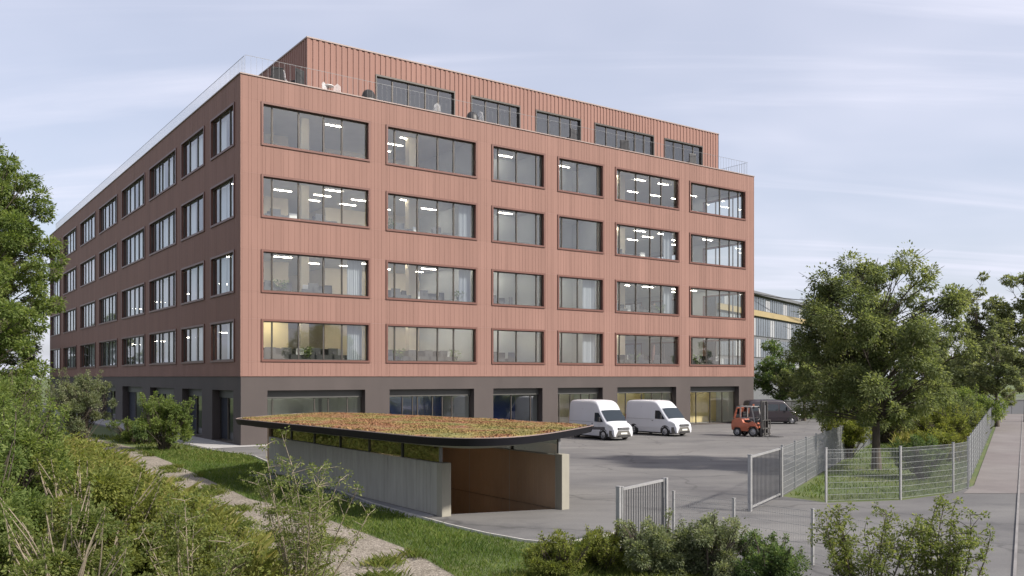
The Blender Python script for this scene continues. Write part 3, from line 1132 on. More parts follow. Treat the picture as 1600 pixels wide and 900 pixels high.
proto['plant'] = make_plant()
for (fl, bay, u) in ((0, 0, 4.6), (0, 1, 11.3), (0, 1, 15.9), (0, 4, 33.6), (0, 5, 41.0), (1, 0, 2.9), (1, 4, 36.5), (1, 1, 16.3), (2, 1, 10.6)):
    place('plant', u, .95, FLOORS[fl], u, f'potted green plant behind {STOREY[fl]} glass, {BAY[bay]}', 'plant', 'potted plants in the offices')

# ------------------------------------------------------------------ terrace furniture
TZ = 22.552


def lounge_chair(name, label, u, v, rz, mt, h=1.0, cat='chair'):
    t = thing(name, label, cat, bw(u, v, TZ), ROT + rz)
    MB().box(-.38, .38, -.36, .36, .28, .42).obj('seat', mt, t, None, .04)
    MB().box(-.38, .38, .28, .40, .425, h).obj('backrest', mt, t, None, .04)
    for s in (-1, 1):
        MB().box(s * .40 - .05, s * .40 + .05, -.36, .36, .30, .66).obj('armrest', mt, t, None, .02)
        for y in (-.3, .3):
            MB().box(s * .34 - .025, s * .34 + .025, y - .025, y + .025, 0, .28).obj('leg', M['dark'], t)
    return t


def wire_chair(name, label, u, v, rz):
    t = thing(name, label, 'chair', bw(u, v, TZ), ROT + rz, 'white chairs on the roof terrace')
    m_ = MB()
    for k in range(7):
        x = -.24 + .08 * k
        m_.tube([(x, -.24, .46), (x, .18, .44), (x * .95, .28, .62), (x * .8, .33, 1.18 - .6 * abs(x))], .016, 5)
    m_.obj('shell', M['whitechair'], t)
    for sx in (-1, 1):
        for sy in (-1, 1):
            MB().tube([(sx * .2, sy * .2, .45), (sx * .27, sy * .26, 0)], .016, 5).obj('leg', M['whitechair'], t)
    return t


def round_table(label, u, v, mt):
    t = thing('terrace_table', label, 'table', bw(u, v, TZ))
    MB().tube([(0, 0, 1.02), (0, 0, 1.06)], .38, 20).obj('top', mt, t)
    MB().tube([(0, 0, .03), (0, 0, 1.02)], .035, 8).obj('column', M['dark'], t)
    MB().tube([(0, 0, 0), (0, 0, .03)], .25, 16).obj('foot', M['dark'], t)
    return t


lounge_chair('terrace_armchair', 'dark woven armchair at the near corner of the roof terrace', 2.7, 1.15, 2.9, M['seatblack'], 1.25)
lounge_chair('terrace_armchair', 'dark woven high-backed armchair in front of the blank penthouse wall', 4.0, 1.25, 3.6, M['seatblack'], 1.45)
wire_chair('terrace_chair', 'white wire chair between the dark armchairs on the roof terrace', 3.15, 0.95, 2.2)
wire_chair('terrace_chair', 'white wire chair by the penthouse corner, turned to its neighbour', 6.2, 1.2, 0.5)
wire_chair('terrace_chair', 'white wire chair by the penthouse corner, second of the pair', 6.75, 1.1, -0.6)
round_table('small round white bistro table by the penthouse corner on the roof terrace', 6.45, 1.75, M['whitechair'])


def egg_chair(label, u, v, mt):
    t = thing('egg_chair', label, 'chair', bw(u, v, TZ), ROT + 2.8)
    m_ = MB()
    vs, fs = [], []
    nu, nv = 14, 8
    for j in range(nv + 1):
        ph = math.pi * (0.08 + 0.42 * j / nv)
        for i in range(nu + 1):
            th = math.pi * (-.05 + 1.1 * i / nu)
            vs.append((.5 * math.cos(th) * math.sin(ph) ** .8, .42 * math.sin(th) * math.sin(ph), .42 + .75 * math.cos(ph)))
    for j in range(nv):
        for i in range(nu):
            q = j * (nu + 1) + i
            fs.append((q, q + 1, q + nu + 2, q + nu + 1))
    m_.add(vs, fs)
    m_.obj('shell', mt, t, 60)
    MB().tube([(0, .1, .36), (0, .1, .46)], .44, 18).obj('cushion', M['inwall_g'], t)
    MB().tube([(0, .1, 0), (0, .1, .36)], .06, 8).obj('foot', M['dark'], t)
    return t


egg_chair('dark round egg chair beside the leftmost penthouse window', 9.15, 1.2, M['seatblack'])
egg_chair('dark round egg chair in front of the second penthouse window', 17.6, 1.3, M['dark'])
wire_chair('terrace_chair', 'white wire chair in front of the first penthouse window', 14.6, 1.3, 2.6)
wire_chair('terrace_chair', 'white wire chair just before the second penthouse window', 18.3, 1.0, 2.0)
lounge_chair('terrace_armchair', 'dark armchair in front of the fourth penthouse window', 32.5, 1.2, 2.7, M['dark'], 1.3)
lounge_chair('terrace_armchair', 'dark armchair in front of the third penthouse window', 26.9, 1.3, 3.3, M['dark'], 1.35)
lounge_chair('terrace_armchair', 'dark armchair in front of the last penthouse window', 40.5, 1.2, 3.0, M['dark'], 1.35)

# ------------------------------------------------------------------ ramp shelter with a sedum roof
SH = thing('ramp_shelter', 'low concrete ramp shelter with dark curved roof planted with reddish sedum', 'shelter', S0, ROT)
WL, W_TOP = 14.6, 1.60


def board_wall(u0, u1, v0, v1, z0, z1, face, name='wall'):
    """concrete wall running along v, board grooves on the outer face"""
    wm = MB()
    wm.box(u0, u1, v0, v1, z0, z1)
    return wm.obj(name, M['concrete'], SH)


def board_panel(u, v0, v1, z0, z1, sgn, mt=None):
    n = max(2, round((v1 - v0) / .22))
    prof = []
    for k in range(n):
        a = v0 + (v1 - v0) * k / n
        b = v0 + (v1 - v0) * (k + 1) / n
        o = random.uniform(0.006, .012)
        prof += [(a + .004, 0), (a + .012, o), (b - .012, o), (b - .004, 0)]
    pm = MB()
    N = len(prof)
    pm.add([(u + sgn * o, v, z) for z in (z0, z1) for (v, o) in prof], [(i, i + 1, N + i + 1, N + i) for i in range(N - 1)])
    pm.add([(u + sgn * o, v, z1) for (v, o) in prof] + [(u - sgn * .01, v0, z1), (u - sgn * .01, v1, z1)], [])
    return pm.obj('board_panel', mt or M['concrete'], SH)


board_wall(0.0, 0.20, 0.22, WL, -3.0, W_TOP, -1)
board_wall(3.78, 3.98, -0.75, WL, -3.0, W_TOP + .12, 1)
nb = 6
for k in range(nb):
    a, b = 0.24 + (WL - .3) * k / nb, 0.24 + (WL - .3) * (k + 1) / nb
    board_panel(0.0, a + .01, b - .01, 0.02, W_TOP - .02, -1)
for k in range(nb):
    a, b = -0.7 + (WL + .6) * k / nb, -0.7 + (WL + .6) * (k + 1) / nb
    board_panel(3.78, a + .01, b - .01, -2.9, W_TOP + .10, -1, M['conc_in'])
MB().box(-0.06, 0.26, -0.10, 0.215, 0.01, W_TOP + .02).obj('pillar', M['conc_post'], SH, None, .012)
MB().box(3.74, 4.04, -1.08, -0.755, 0.01, W_TOP + .16).obj('pillar', M['conc_post'], SH, None, .012)
MB().box(0.0, 3.98, WL, WL + .2, -3.0, 2.0).obj('end_wall', M['conc_in'], SH)
MB().box(0.205, 0.235, 0.24, WL - .01, -3.0, W_TOP - .01).obj('lining', M['conc_in'], SH)
# ramp going down
m = MB()
m.add([(0.21, .25, 0.0), (3.77, -.86, 0.0), (3.77, WL, -2.5), (.21, WL, -2.5)], [(0, 1, 2, 3)])
m.obj('ramp', M['asphalt'], SH)
m = MB()
m.bar((0.22, .24, .006), (3.76, -.87, .006), .10, .02)
m.obj('threshold', M['galv_dk'], SH)
# glass strips, posts
for (u, v0, zb) in ((0.10, 0.24, W_TOP), (3.88, -.74, W_TOP + .12)):
    n = 6
    for k in range(n):
        a, b = v0 + (WL - v0) * k / n, v0 + (WL - v0) * (k + 1) / n
        MB().box(u - .008, u + .008, a + .05, b - .02, zb + .004, 2.22).obj('pane', M['glass2'], SH)
        MB().box(u - .04, u + .04, a - .04, a + .045, zb + .004, 2.24).obj('mullion', M['dark'] if k else M['galv_dk'], SH)
M['warm'] = emit('warm_lamp', (1.0, 0.70, 0.42), 13.0)
MB().box(0.5, 0.62, 3.0, 4.4, 2.08, 2.145).obj('ceiling_light', M['warm'], SH)
# roof: outline traced on plan, rounded
outl = [(-2.06, 12.8), (-1.86, 9.37), (-1.60, 5.48), (-1.40, 1.94), (-1.25, -0.31), (-0.95, -1.53), (-0.30, -2.27), (0.82, -2.50), (2.41, -1.95), (4.85, -0.48), (6.62, 0.72), (6.72, 2.2), (6.35, 6.5), (5.5, 11.2), (4.6, 14.9), (3.9, 16.1), (2.3, 16.4), (0.0, 14.9), (-1.6, 13.6)]


def smooth_closed(pts, n=6, corners=()):
    """closed spline through the points, sharp at the listed ones"""
    out = []
    N = len(pts)
    for i in range(N):
        p0, p1, p2, p3 = (Vector(pts[(i + k) % N]) for k in (-1, 0, 1, 2))
        if i in corners:
            p0 = p1 * 2 - p2
        if (i + 1) % N in corners:
            p3 = p2 * 2 - p1
        for k in range(n):
            t = k / n
            out.append(tuple(0.5 * ((2 * p1) + (-p0 + p2) * t + (2 * p0 - 5 * p1 + 4 * p2 - p3) * t * t + (-p0 + 3 * p1 - 3 * p2 + p3) * t ** 3)))
    return out


def inset(poly, d):
    """move every point inwards (counter-clockwise or clockwise polygon)"""
    n = len(poly)
    area = sum(poly[i][0] * poly[(i + 1) % n][1] - poly[(i + 1) % n][0] * poly[i][1] for i in range(n))
    sg = 1 if area > 0 else -1
    out = []
    for i in range(n):
        a, b = Vector(poly[i - 1]), Vector(poly[(i + 1) % n])
        t = (b - a).normalized() if (b - a).length > 1e-6 else Vector((0, 1))
        out.append((poly[i][0] - t.y * d * sg, poly[i][1] + t.x * d * sg))
    return out


def slab_obj(name, poly_low, poly_high, z0, z1, mt, parent, smooth=40):
    n = len(poly_low)
    mm = MB()
    mm.add([(x, y, z0) for x, y in poly_low] + [(x, y, z1) for x, y in poly_high],
           [(i, (i + 1) % n, n + (i + 1) % n, n + i) for i in range(n)] + [tuple(range(n - 1, -1, -1)), tuple(range(n, 2 * n))])
    return mm.obj(name, mt, parent, smooth)


ro = smooth_closed(outl, 6, (0, 10))
slab_obj('soffit', inset(ro, .85), inset(ro, .45), 2.15, 2.245, M['soffit'], SH)
slab_obj('fascia', inset(ro, .10), ro, 2.27, 2.49, M['black_metal'], SH)
# bright edge trim along the roof rim
mm = MB()
rim = inset(ro, .03)
for i in range(len(rim)):
    mm.bar((*rim[i], 2.502), (*rim[(i + 1) % len(rim)], 2.502), .035, .022)
mm.obj('edge_trim', M['coping'], SH)
# drain spout at the tip of the roof
m = MB()
m.bar((6.30, .75, 2.42), (6.95, .55, 2.40), .12, .10)
m.obj('spout', M['black_metal'], SH, None, .01)


def roof_h(x, y):
    # gentle mound of substrate
    cx, cy = 2.2, 6.5
    q = ((x - cx) / 4.2) ** 2 + ((y - cy) / 9.2) ** 2
    return 2.50 + np.clip(1 - q, 0, 1) * .05


inner = inset(ro, .25)
sx = RNG.uniform(-2, 7, 95000)
sy = RNG.uniform(-2.6, 16.5, 95000)
pts = np.stack([sx, sy], 1)
pts = pts[in_poly(pts, inner)]
slab_obj('soil', inner, inset(ro, .3), 2.491, 2.515, M['sedum'], SH)
n = len(pts)
hgt = RNG.uniform(.012, .040, n) * (0.6 + .8 * (np.sin(pts[:, 0] * 2.1 + np.sin(pts[:, 1] * 1.3) * 1.4) * .5 + .5))
base = np.stack([pts[:, 0], pts[:, 1], roof_h(pts[:, 0], pts[:, 1]) - .03], 1)
ang = RNG.uniform(0, 2 * np.pi, n)
wd = RNG.uniform(.012, .035, n)
dx = np.stack([np.cos(ang) * wd, np.sin(ang) * wd, np.zeros(n)], 1)
lean = RNG.normal(0, .03, (n, 3))
lean[:, 2] = 0
top = base + lean + np.stack([np.zeros(n), np.zeros(n), hgt + .03], 1)
vv = np.stack([base - dx, base + dx, top + dx * .7, top - dx * .7], 1).reshape(-1, 3)
so = link('sedum', np_mesh('sedum', vv, n, 4, M['sedum']), SH)
so['kind'] = 'stuff'
# substrate mound under the sedum
gx, gy = np.meshgrid(np.linspace(-2, 6.8, 40), np.linspace(-2.4, 16.4, 70))
mm = MB()
gz = roof_h(gx, gy)
ok = in_poly(np.stack([gx.ravel(), gy.ravel()], 1), inset(ro, .35)).reshape(gx.shape)
vs = [(gx[j, i], gy[j, i], gz[j, i] + .012) for j in range(70) for i in range(40)]
fs = [(j * 40 + i, j * 40 + i + 1, (j + 1) * 40 + i + 1, (j + 1) * 40 + i) for j in range(69) for i in range(39) if ok[j, i] and ok[j + 1, i] and ok[j, i + 1] and ok[j + 1, i + 1]]
mm.add(vs, fs)
mm.obj('substrate', M['sedum'], SH)


# ------------------------------------------------------------------ fences and gates
def gate_leaf(name, label, p0, p1, h, n, cat='gate'):
    g = thing(name, label, cat, (p0[0], p0[1], 0), math.atan2(p1[1] - p0[1], p1[0] - p0[0]))
    L = math.dist(p0, p1)
    for x, w in ((0, .10), (.16, .06)):
        MB().box(x - w / 2, x + w / 2, -w / 2, w / 2, 0, h if x == 0 else h - .02).obj('post', M['galv'], g, None, .008)
        MB().box(x - w / 2 - .01, x + w / 2 + .01, -w / 2 - .01, w / 2 + .01, h if x == 0 else h - .02, h + .02 if x == 0 else h).obj('cap', M['galv'], g)
    for x, w in ((L - .16, .07), (L, .10)):
        MB().box(x - w / 2, x + w / 2, -w / 2, w / 2, 0, h - .02).obj('post', M['galv'] if x == L else M['galv_dk'], g, None, .008)
    MB().box(.2, L - .2, -.03, .03, h - .10, h - .04).obj('top_rail', M['galv'], g)
    MB().box(.2, L - .2, -.03, .03, .10, .16).obj('bottom_rail', M['galv'], g)
    me = MB().box(-.011, .011, -.011, .011, .16, h - .10).mesh('bar', M['galv_dk'])
    for k in range(n):
        link('bar', me, g, (.2 + (L - .4) * (k + .5) / n, 0, 0))
    return g


gate_leaf('swing_gate', 'grey steel barred gate leaf standing open in front of the yard shrubs', (2.52, 20.8), (4.0, 22.9), 1.60, 17)
gate_leaf('swing_gate', 'grey steel barred gate leaf beside the lawn corner', (7.40, 27.4), (9.40, 30.75), 1.77, 22)


def mesh_fence(name, label, line, h, wire=.0045, pitch=.06, spacing=2.5, hstep=.2, postw=.06):
    """posts every few metres and a welded wire mesh panel in every bay"""
    f = thing(name, label, 'fence', (line[0][0], line[0][1], 0))
    x0, y0 = line[0]
    pts_ = []
    for a, b in zip(line[:-1], line[1:]):
        L = math.dist(a, b)
        n = max(1, round(L / spacing))
        for k in range(n):
            pts_.append((a[0] + (b[0] - a[0]) * k / n - x0, a[1] + (b[1] - a[1]) * k / n - y0))
    pts_.append((line[-1][0] - x0, line[-1][1] - y0))
    pm = MB().box(-postw / 2, postw / 2, -postw / 2, postw / 2, 0, h + .05).mesh('post', M['galv'])
    cm = MB().box(-postw / 2 - .008, postw / 2 + .008, -postw / 2 - .008, postw / 2 + .008, h + .05, h + .075).mesh('cap', M['galv'])
    for i, (x, y) in enumerate(pts_):
        nx = pts_[min(i + 1, len(pts_) - 1)]
        pv = pts_[max(i - 1, 0)]
        po = link('post', pm, f, (x, y, 0), math.atan2(nx[1] - pv[1], nx[0] - pv[0]))
        link('cap', cm, po)
    for a, b in zip(pts_[:-1], pts_[1:]):
        L = math.dist(a, b)
        wm = MB()
        n = int(L / pitch)
        for k in range(1, n):
            t = k / n
            x, y = a[0] + (b[0] - a[0]) * t, a[1] + (b[1] - a[1]) * t
            wm.box(x - wire / 2, x + wire / 2, y - wire / 2, y + wire / 2, .05, h)
        z = .06
        while z < h:
            wm.bar((*a, z), (*b, z), wire * 1.6, wire * 1.6)
            z += hstep
        wm.bar((*a, h), (*b, h), wire * 1.6, wire * 1.6)
        o = wm.obj('mesh_panel', M['wire'], f)
        o['kind'] = 'stuff'
    return f


mesh_fence('mesh_fence', 'welded wire fence between lawn and yard, running back from the far gate', [(9.5, 30.95), (19.6, 49.8), (30.0, 69.0)], 1.74, wire=.006)
mesh_fence('mesh_fence', 'curved welded wire fence along the front of the lawn with the big tree', [(10.5, 29.42), (13.28, 30.08), (15.94, 31.8), (17.1, 33.0), (17.75, 34.2)], 1.77, spacing=2.9, wire=.006, pitch=.055)
mesh_fence('mesh_fence', 'long welded wire fence beside the pinkish footpath, receding to the far trees', [(17.78, 34.3), (57.0, 103.0)], 1.80, wire=.012, pitch=.075, postw=.07)
mesh_fence('mesh_fence', 'low wire fence half hidden behind the front shrubs, right of the open gate', [(4.15, 22.6), (5.37, 21.3), (6.7, 19.6), (8.0, 16.9)], 1.20, wire=.0032, pitch=.06, spacing=2.0, postw=.05)
# far fence across the end of the footpath and dark boundary wall behind the yard
mesh_fence('mesh_fence', 'distant dark railing across the end of the footpath', [(56.0, 112.0), (90.0, 112.0)], 1.9, wire=.03, pitch=.16, spacing=2.6)
bwall = thing('boundary_wall', 'low dark boundary wall behind the yard beside the parked dark van', 'wall', (28, 96, 0), 0.12)
for k in range(14):
    MB().box(k * 2.6, k * 2.6 + 2.56, -.1, .1, 0, 1.55).obj('wall_panel', M['bgwall'], bwall)
    MB().box(k * 2.6 - .02, k * 2.6 + 2.58, -.15, .15, 1.552, 1.65).obj('coping', M['galv_dk'], bwall)


# ------------------------------------------------------------------ vehicles
def make_wheel(parent, x, y, r, w, tread=None, name='wheel'):
    wh = MB()
    s = 1 if y > 0 else -1
    n = 24
    prof = [(-w / 2, r * .62), (-w / 2, r * .93), (-w / 2 + .03, r), (w / 2 - .03, r), (w / 2, r * .93), (w / 2, r * .62)]
    vs, fs = [], []
    for k in range(n):
        a = 2 * math.pi * k / n
        for (o, rr) in prof:
            vs.append((math.cos(a) * rr, o, math.sin(a) * rr))
    P = len(prof)
    for k in range(n):
        k2 = (k + 1) % n
        for i in range(P - 1):
            fs.append((k * P + i, k * P + i + 1, k2 * P + i + 1, k2 * P + i))
    wh.add(vs, fs)
    o = wh.obj(name, M['tyre'], parent, 40, loc=(x, y, r))
    rm = MB()
    vs, fs = [], []
    prof = [(s * (w / 2 - .012), r * .64), (s * (w / 2 - .05), r * .58), (s * (w / 2 - .03), r * .30), (s * (w / 2 - .008), r * .22), (s * (w / 2 - .006), .001)]
    P = len(prof)
    for k in range(n):
        a = 2 * math.pi * k / n
        for i, (o_, rr) in enumerate(prof):
            oo = o_ - s * (.022 if (k // 2) % 2 and 1 <= i <= 2 else 0)
            vs.append((math.cos(a) * rr, oo, math.sin(a) * rr))
    for k in range(n):
        k2 = (k + 1) % n
        for i in range(P - 1):
            fs.append((k * P + i, k * P + i + 1, k2 * P + i + 1, k2 * P + i))
    rm.add(vs, fs)
    rm.obj('rim', M['rim'], o, 30)
    return o


def make_van(label, cat, paint, loc, heading, roof=2.45, high=True, group=None, side_windows=False):
    """x forward, y left; body lofted through cross-sections"""
    t = thing('delivery_van', label, cat, loc, heading, group)
    L, W = 4.80, 0.96
    if high:
        top = [(0.0, roof - .25), (0.06, roof - .10), (.20, roof - .03), (.8, roof), (2.4, roof), (2.75, roof - .03), (3.00, roof - .12), (3.22, roof - .30), (3.42, 2.0), (3.46, 1.95),
               (4.12, 1.22), (4.18, 1.18), (4.45, 1.08), (4.65, .97), (4.75, .84), (4.80, .66), (4.80, .36)]
    else:
        top = [(0.0, roof - .25), (0.06, roof - .12), (.2, roof - .04), (.8, roof), (2.4, roof), (2.8, roof - .02), (3.10, roof - .07), (3.2, roof - .12), (3.24, roof - .14),
               (3.98, 1.22), (4.06, 1.18), (4.45, 1.08), (4.65, .97), (4.75, .84), (4.80, .66), (4.80, .36)]

    def ztop(x):
        for (a, b) in zip(top[:-1], top[1:]):
            if a[0] <= x <= b[0] and b[0] > a[0]:
                return a[1] + (b[1] - a[1]) * (x - a[0]) / (b[0] - a[0])
        return top[-1][1]

    def hw(x):
        w = W
        if x > 3.6:
            w -= .16 * ((x - 3.6) / 1.2) ** 2
        if x < .15:
            w -= .05 * (1 - x / .15) ** 2
        return w

    def yat(x, z):
        w = hw(x)
        if z > 1.15:
            w -= .11 * ((z - 1.15) / 1.3) ** 1.3
        if z < .5:
            w -= .05 * (.5 - z) / .25
        return w

    xs = [0.0, .06, .2, .8, 1.4, 2.0, 2.4, 2.75, 3.0, 3.1, 3.22, 3.42, 3.46, 3.7, 3.98, 4.12, 4.18, 4.3, 4.45, 4.65, 4.75, 4.80]
    rings = []
    NS, NC, NT = 8, 5, 4
    for x in xs:
        zt = max(ztop(x), .5)
        r = min(.20, .35 * (zt - .26))
        half = []
        for i in range(NS + 1):
            z = .26 + (zt - r - .26) * i / NS
            half.append((yat(x, z), z))
        yc = yat(x, zt - r)
        for i in range(1, NC + 1):
            a = math.pi / 2 * i / NC
            half.append((yc - r + r * math.cos(a), zt - r + r * math.sin(a)))
        y1 = yc - r
        for i in range(1, NT + 1):
            q = 1 - i / NT
            half.append((y1 * q, zt + .025 * (1 - q * q)))
        full = [(x, y, z) for (y, z) in half] + [(x, -y, z) for (y, z) in reversed(half[:-1])]
        rings.append(full)
    n = len(rings[0])
    b = MB()
    vs = [p for rg in rings for p in rg]
    fs = []
    for i in range(len(rings) - 1):
        for k in range(n - 1):
            fs.append((i * n + k, i * n + k + 1, (i + 1) * n + k + 1, (i + 1) * n + k))
        fs.append((i * n + n - 1, i * n, (i + 1) * n, (i + 1) * n + n - 1))
    fs.append(tuple(range(n)))
    fs.append(tuple(range((len(rings) - 1) * n, len(rings) * n))[::-1])
    b.add(vs, fs)
    b.obj('body', paint, t, 32)

    # windscreen laid on the sloping section
    xa, xb = (3.47, 4.11) if high else (3.26, 3.97)
    m_ = MB()
    N1, N2 = 6, 8
    vs = []
    for j in range(N1 + 1):
        x = xa + (xb - xa) * j / N1
        z = ztop(x)
        r = .05
        half_w = yat(x, z - .1) - .10
        for i in range(N2 + 1):
            q = -1 + 2 * i / N2
            vs.append((x + .012, half_w * q, z + .025 * (1 - q * q) + .016))
    m_.add(vs, [(j * (N2 + 1) + i, j * (N2 + 1) + i + 1, (j + 1) * (N2 + 1) + i + 1, (j + 1) * (N2 + 1) + i) for j in range(N1) for i in range(N2)])
    m_.obj('windscreen', M['vglass'], t, 40)
    for s in (-1, 1):
        # cab side window
        def patch(poly, off=.012):
            return [(x, s * (yat(x, z) + off), z) for x, z in poly]
        d = 0.0 if high else -.16
        m_ = MB()
        pl = [(2.92 + d, 1.20), (3.85 + d, 1.20), (3.72 + d, 1.36), (3.36 + d, 1.78), (3.28 + d, 1.80), (2.92 + d, 1.80)]
        m_.add(patch(pl), [tuple(range(6))])
        m_.obj('side_window', M['vglass'], t)
        if side_windows:
            for (x0_, x1_) in ((.35, 1.35), (1.5, 2.6)):
                m_ = MB()
                m_.add(patch([(x0_, 1.2), (x1_, 1.2), (x1_, 1.75), (x0_, 1.75)]), [(0, 1, 2, 3)])
                m_.obj('side_window', M['vglass'], t)
        # gaps round the doors and rub strip
        m_ = MB()
        for (xl, z0, z1) in ((2.80 + d, .42, 1.95), (1.55, .42, 2.05)):
            m_.add(patch([(xl - .008, z0), (xl + .008, z0), (xl + .008, z1), (xl - .008, z1)], .004), [(0, 1, 2, 3)])
        m_.add(patch([(.15, 1.16), (2.8 + d, 1.16), (2.8 + d, 1.175), (.15, 1.175)], .004), [(0, 1, 2, 3)])
        m_.obj('door_gap', M['bumper'], t)
        m_ = MB()
        ps = [(.95, .58), (3.55, .58), (3.55, .66), (.95, .66)]
        m_.add([(x, s * (yat(x, z) + .004), z) for x, z in ps] + [(x, s * (yat(x, z) + .028), z) for x, z in ps], [(4, 5, 6, 7), (0, 1, 5, 4), (3, 2, 6, 7), (1, 2, 6, 5), (0, 3, 7, 4)])
        m_.obj('rub_strip', paint, t)
        MB().box(2.62 + d, 2.76 + d, s * (W - .002) - .02, s * (W - .002) + .03, 1.04, 1.08).obj('door_handle', M['dark'], t)
        # mirror
        m_ = MB()
        m_.box(3.50 + d, 3.62 + d, s * 1.02 - .10, s * 1.02 + .10, 1.22, 1.52)
        m_.bar((3.56 + d, s * .86, 1.24), (3.56 + d, s * .98, 1.30), .06, .05)
        m_.obj('mirror', M['dark'], t, None, .02)
        # headlight swept round the corner
        m_ = MB()
        pts2 = []
        for (x, z) in ((4.20, 1.06), (4.42, 1.02), (4.60, .93), (4.70, .84), (4.70, .74), (4.48, .78), (4.28, .90)):
            pts2.append((x + .005, s * (hw(x) + .004), z))
        m_.add(pts2, [tuple(range(7))])
        q = [(4.70, s * (hw(4.7) + .004), .84), (4.775, s * .52, .84), (4.815, s * .52, .72), (4.72, s * (hw(4.7) + .004), .72)]
        m_.add(q, [(0, 1, 2, 3)])
        m_.obj('headlight', M['lamp'], t, 50)
        # wheels in dark arches
        for xw in (.86, 3.86):
            m_ = MB()
            k_ = 18
            yy = s * (yat(xw, .45) + .006)
            ring = [(xw + .43 * math.cos(math.pi * q_ / k_), .34 + .43 * math.sin(math.pi * q_ / k_)) for q_ in range(k_ + 1)] + [(xw - .43, .24), (xw + .43, .24)]
            m_.add([(x, s * (yat(x, max(z, .4)) + .007), z) for x, z in ring], [tuple(range(len(ring)))])
            m_.obj('wheel_arch', M['dark'], t)
            make_wheel(t, xw, s * (W - .085), .34, .21)
        # rear lamp
        MB().box(-.012, .06, s * .86 - .06, s * .86 + .06, .95, 1.45).obj('rear_lamp', M['orange'], t)
    # front bumper, grille, plate
    m_ = MB()
    prof = [(-.84, 4.40), (-.83, 4.62), (-.60, 4.80), (-.3, 4.86), (.3, 4.86), (.60, 4.80), (.83, 4.62), (.84, 4.40)]
    kk = len(prof)
    vs = [(x + (0 if z < .6 else -.03), y * 1.06, z) for z in (.22, .34, .60, .66) for (y, x) in prof]
    m_.add(vs, [(j * kk + i, j * kk + i + 1, (j + 1) * kk + i + 1, (j + 1) * kk + i) for j in range(3) for i in range(kk - 1)] + [tuple(range(kk))])
    m_.obj('bumper', M['bumper'], t, 40)
    m_ = MB()
    m_.box(4.77, 4.825, -.46, .46, .70, .86)
    g_ = m_.obj('grille', M['dark'], t)
    for k in range(3):
        MB().box(4.826, 4.836, -.44, .44, .725 + k * .045, .745 + k * .045).obj('grille_bar', M['rim'], g_)
    MB().box(4.858, 4.872, -.26, .26, .42, .53).obj('licence_plate', M['plate'], t)
    MB().box(4.858, 4.868, -.5, .5, .26, .36).obj('air_intake', M['dark'], t)
    MB().box(.15, 4.3, -.75, .75, .16, .27).obj('underbody', M['dark'], t)
    return t


hd = math.atan2(-.84, .54)
make_van('white high-roof delivery van partly behind the tip of the planted roof', 'van', M['white'], (4.75, 62.0, .012), hd, 2.62, True, 'white vans in the yard')
make_van('white high-roof delivery van parked clear of the planted roof, nearer the forklift', 'van', M['white'], (9.15, 65.8, .012), math.atan2(-.78, .62), 2.50, True, 'white vans in the yard')
make_van('dark purple van with grey windows parked behind the forklift', 'van', M['purple'], (21.0, 79.0, .012), math.atan2(.02, .99), 2.15, False, None, True)


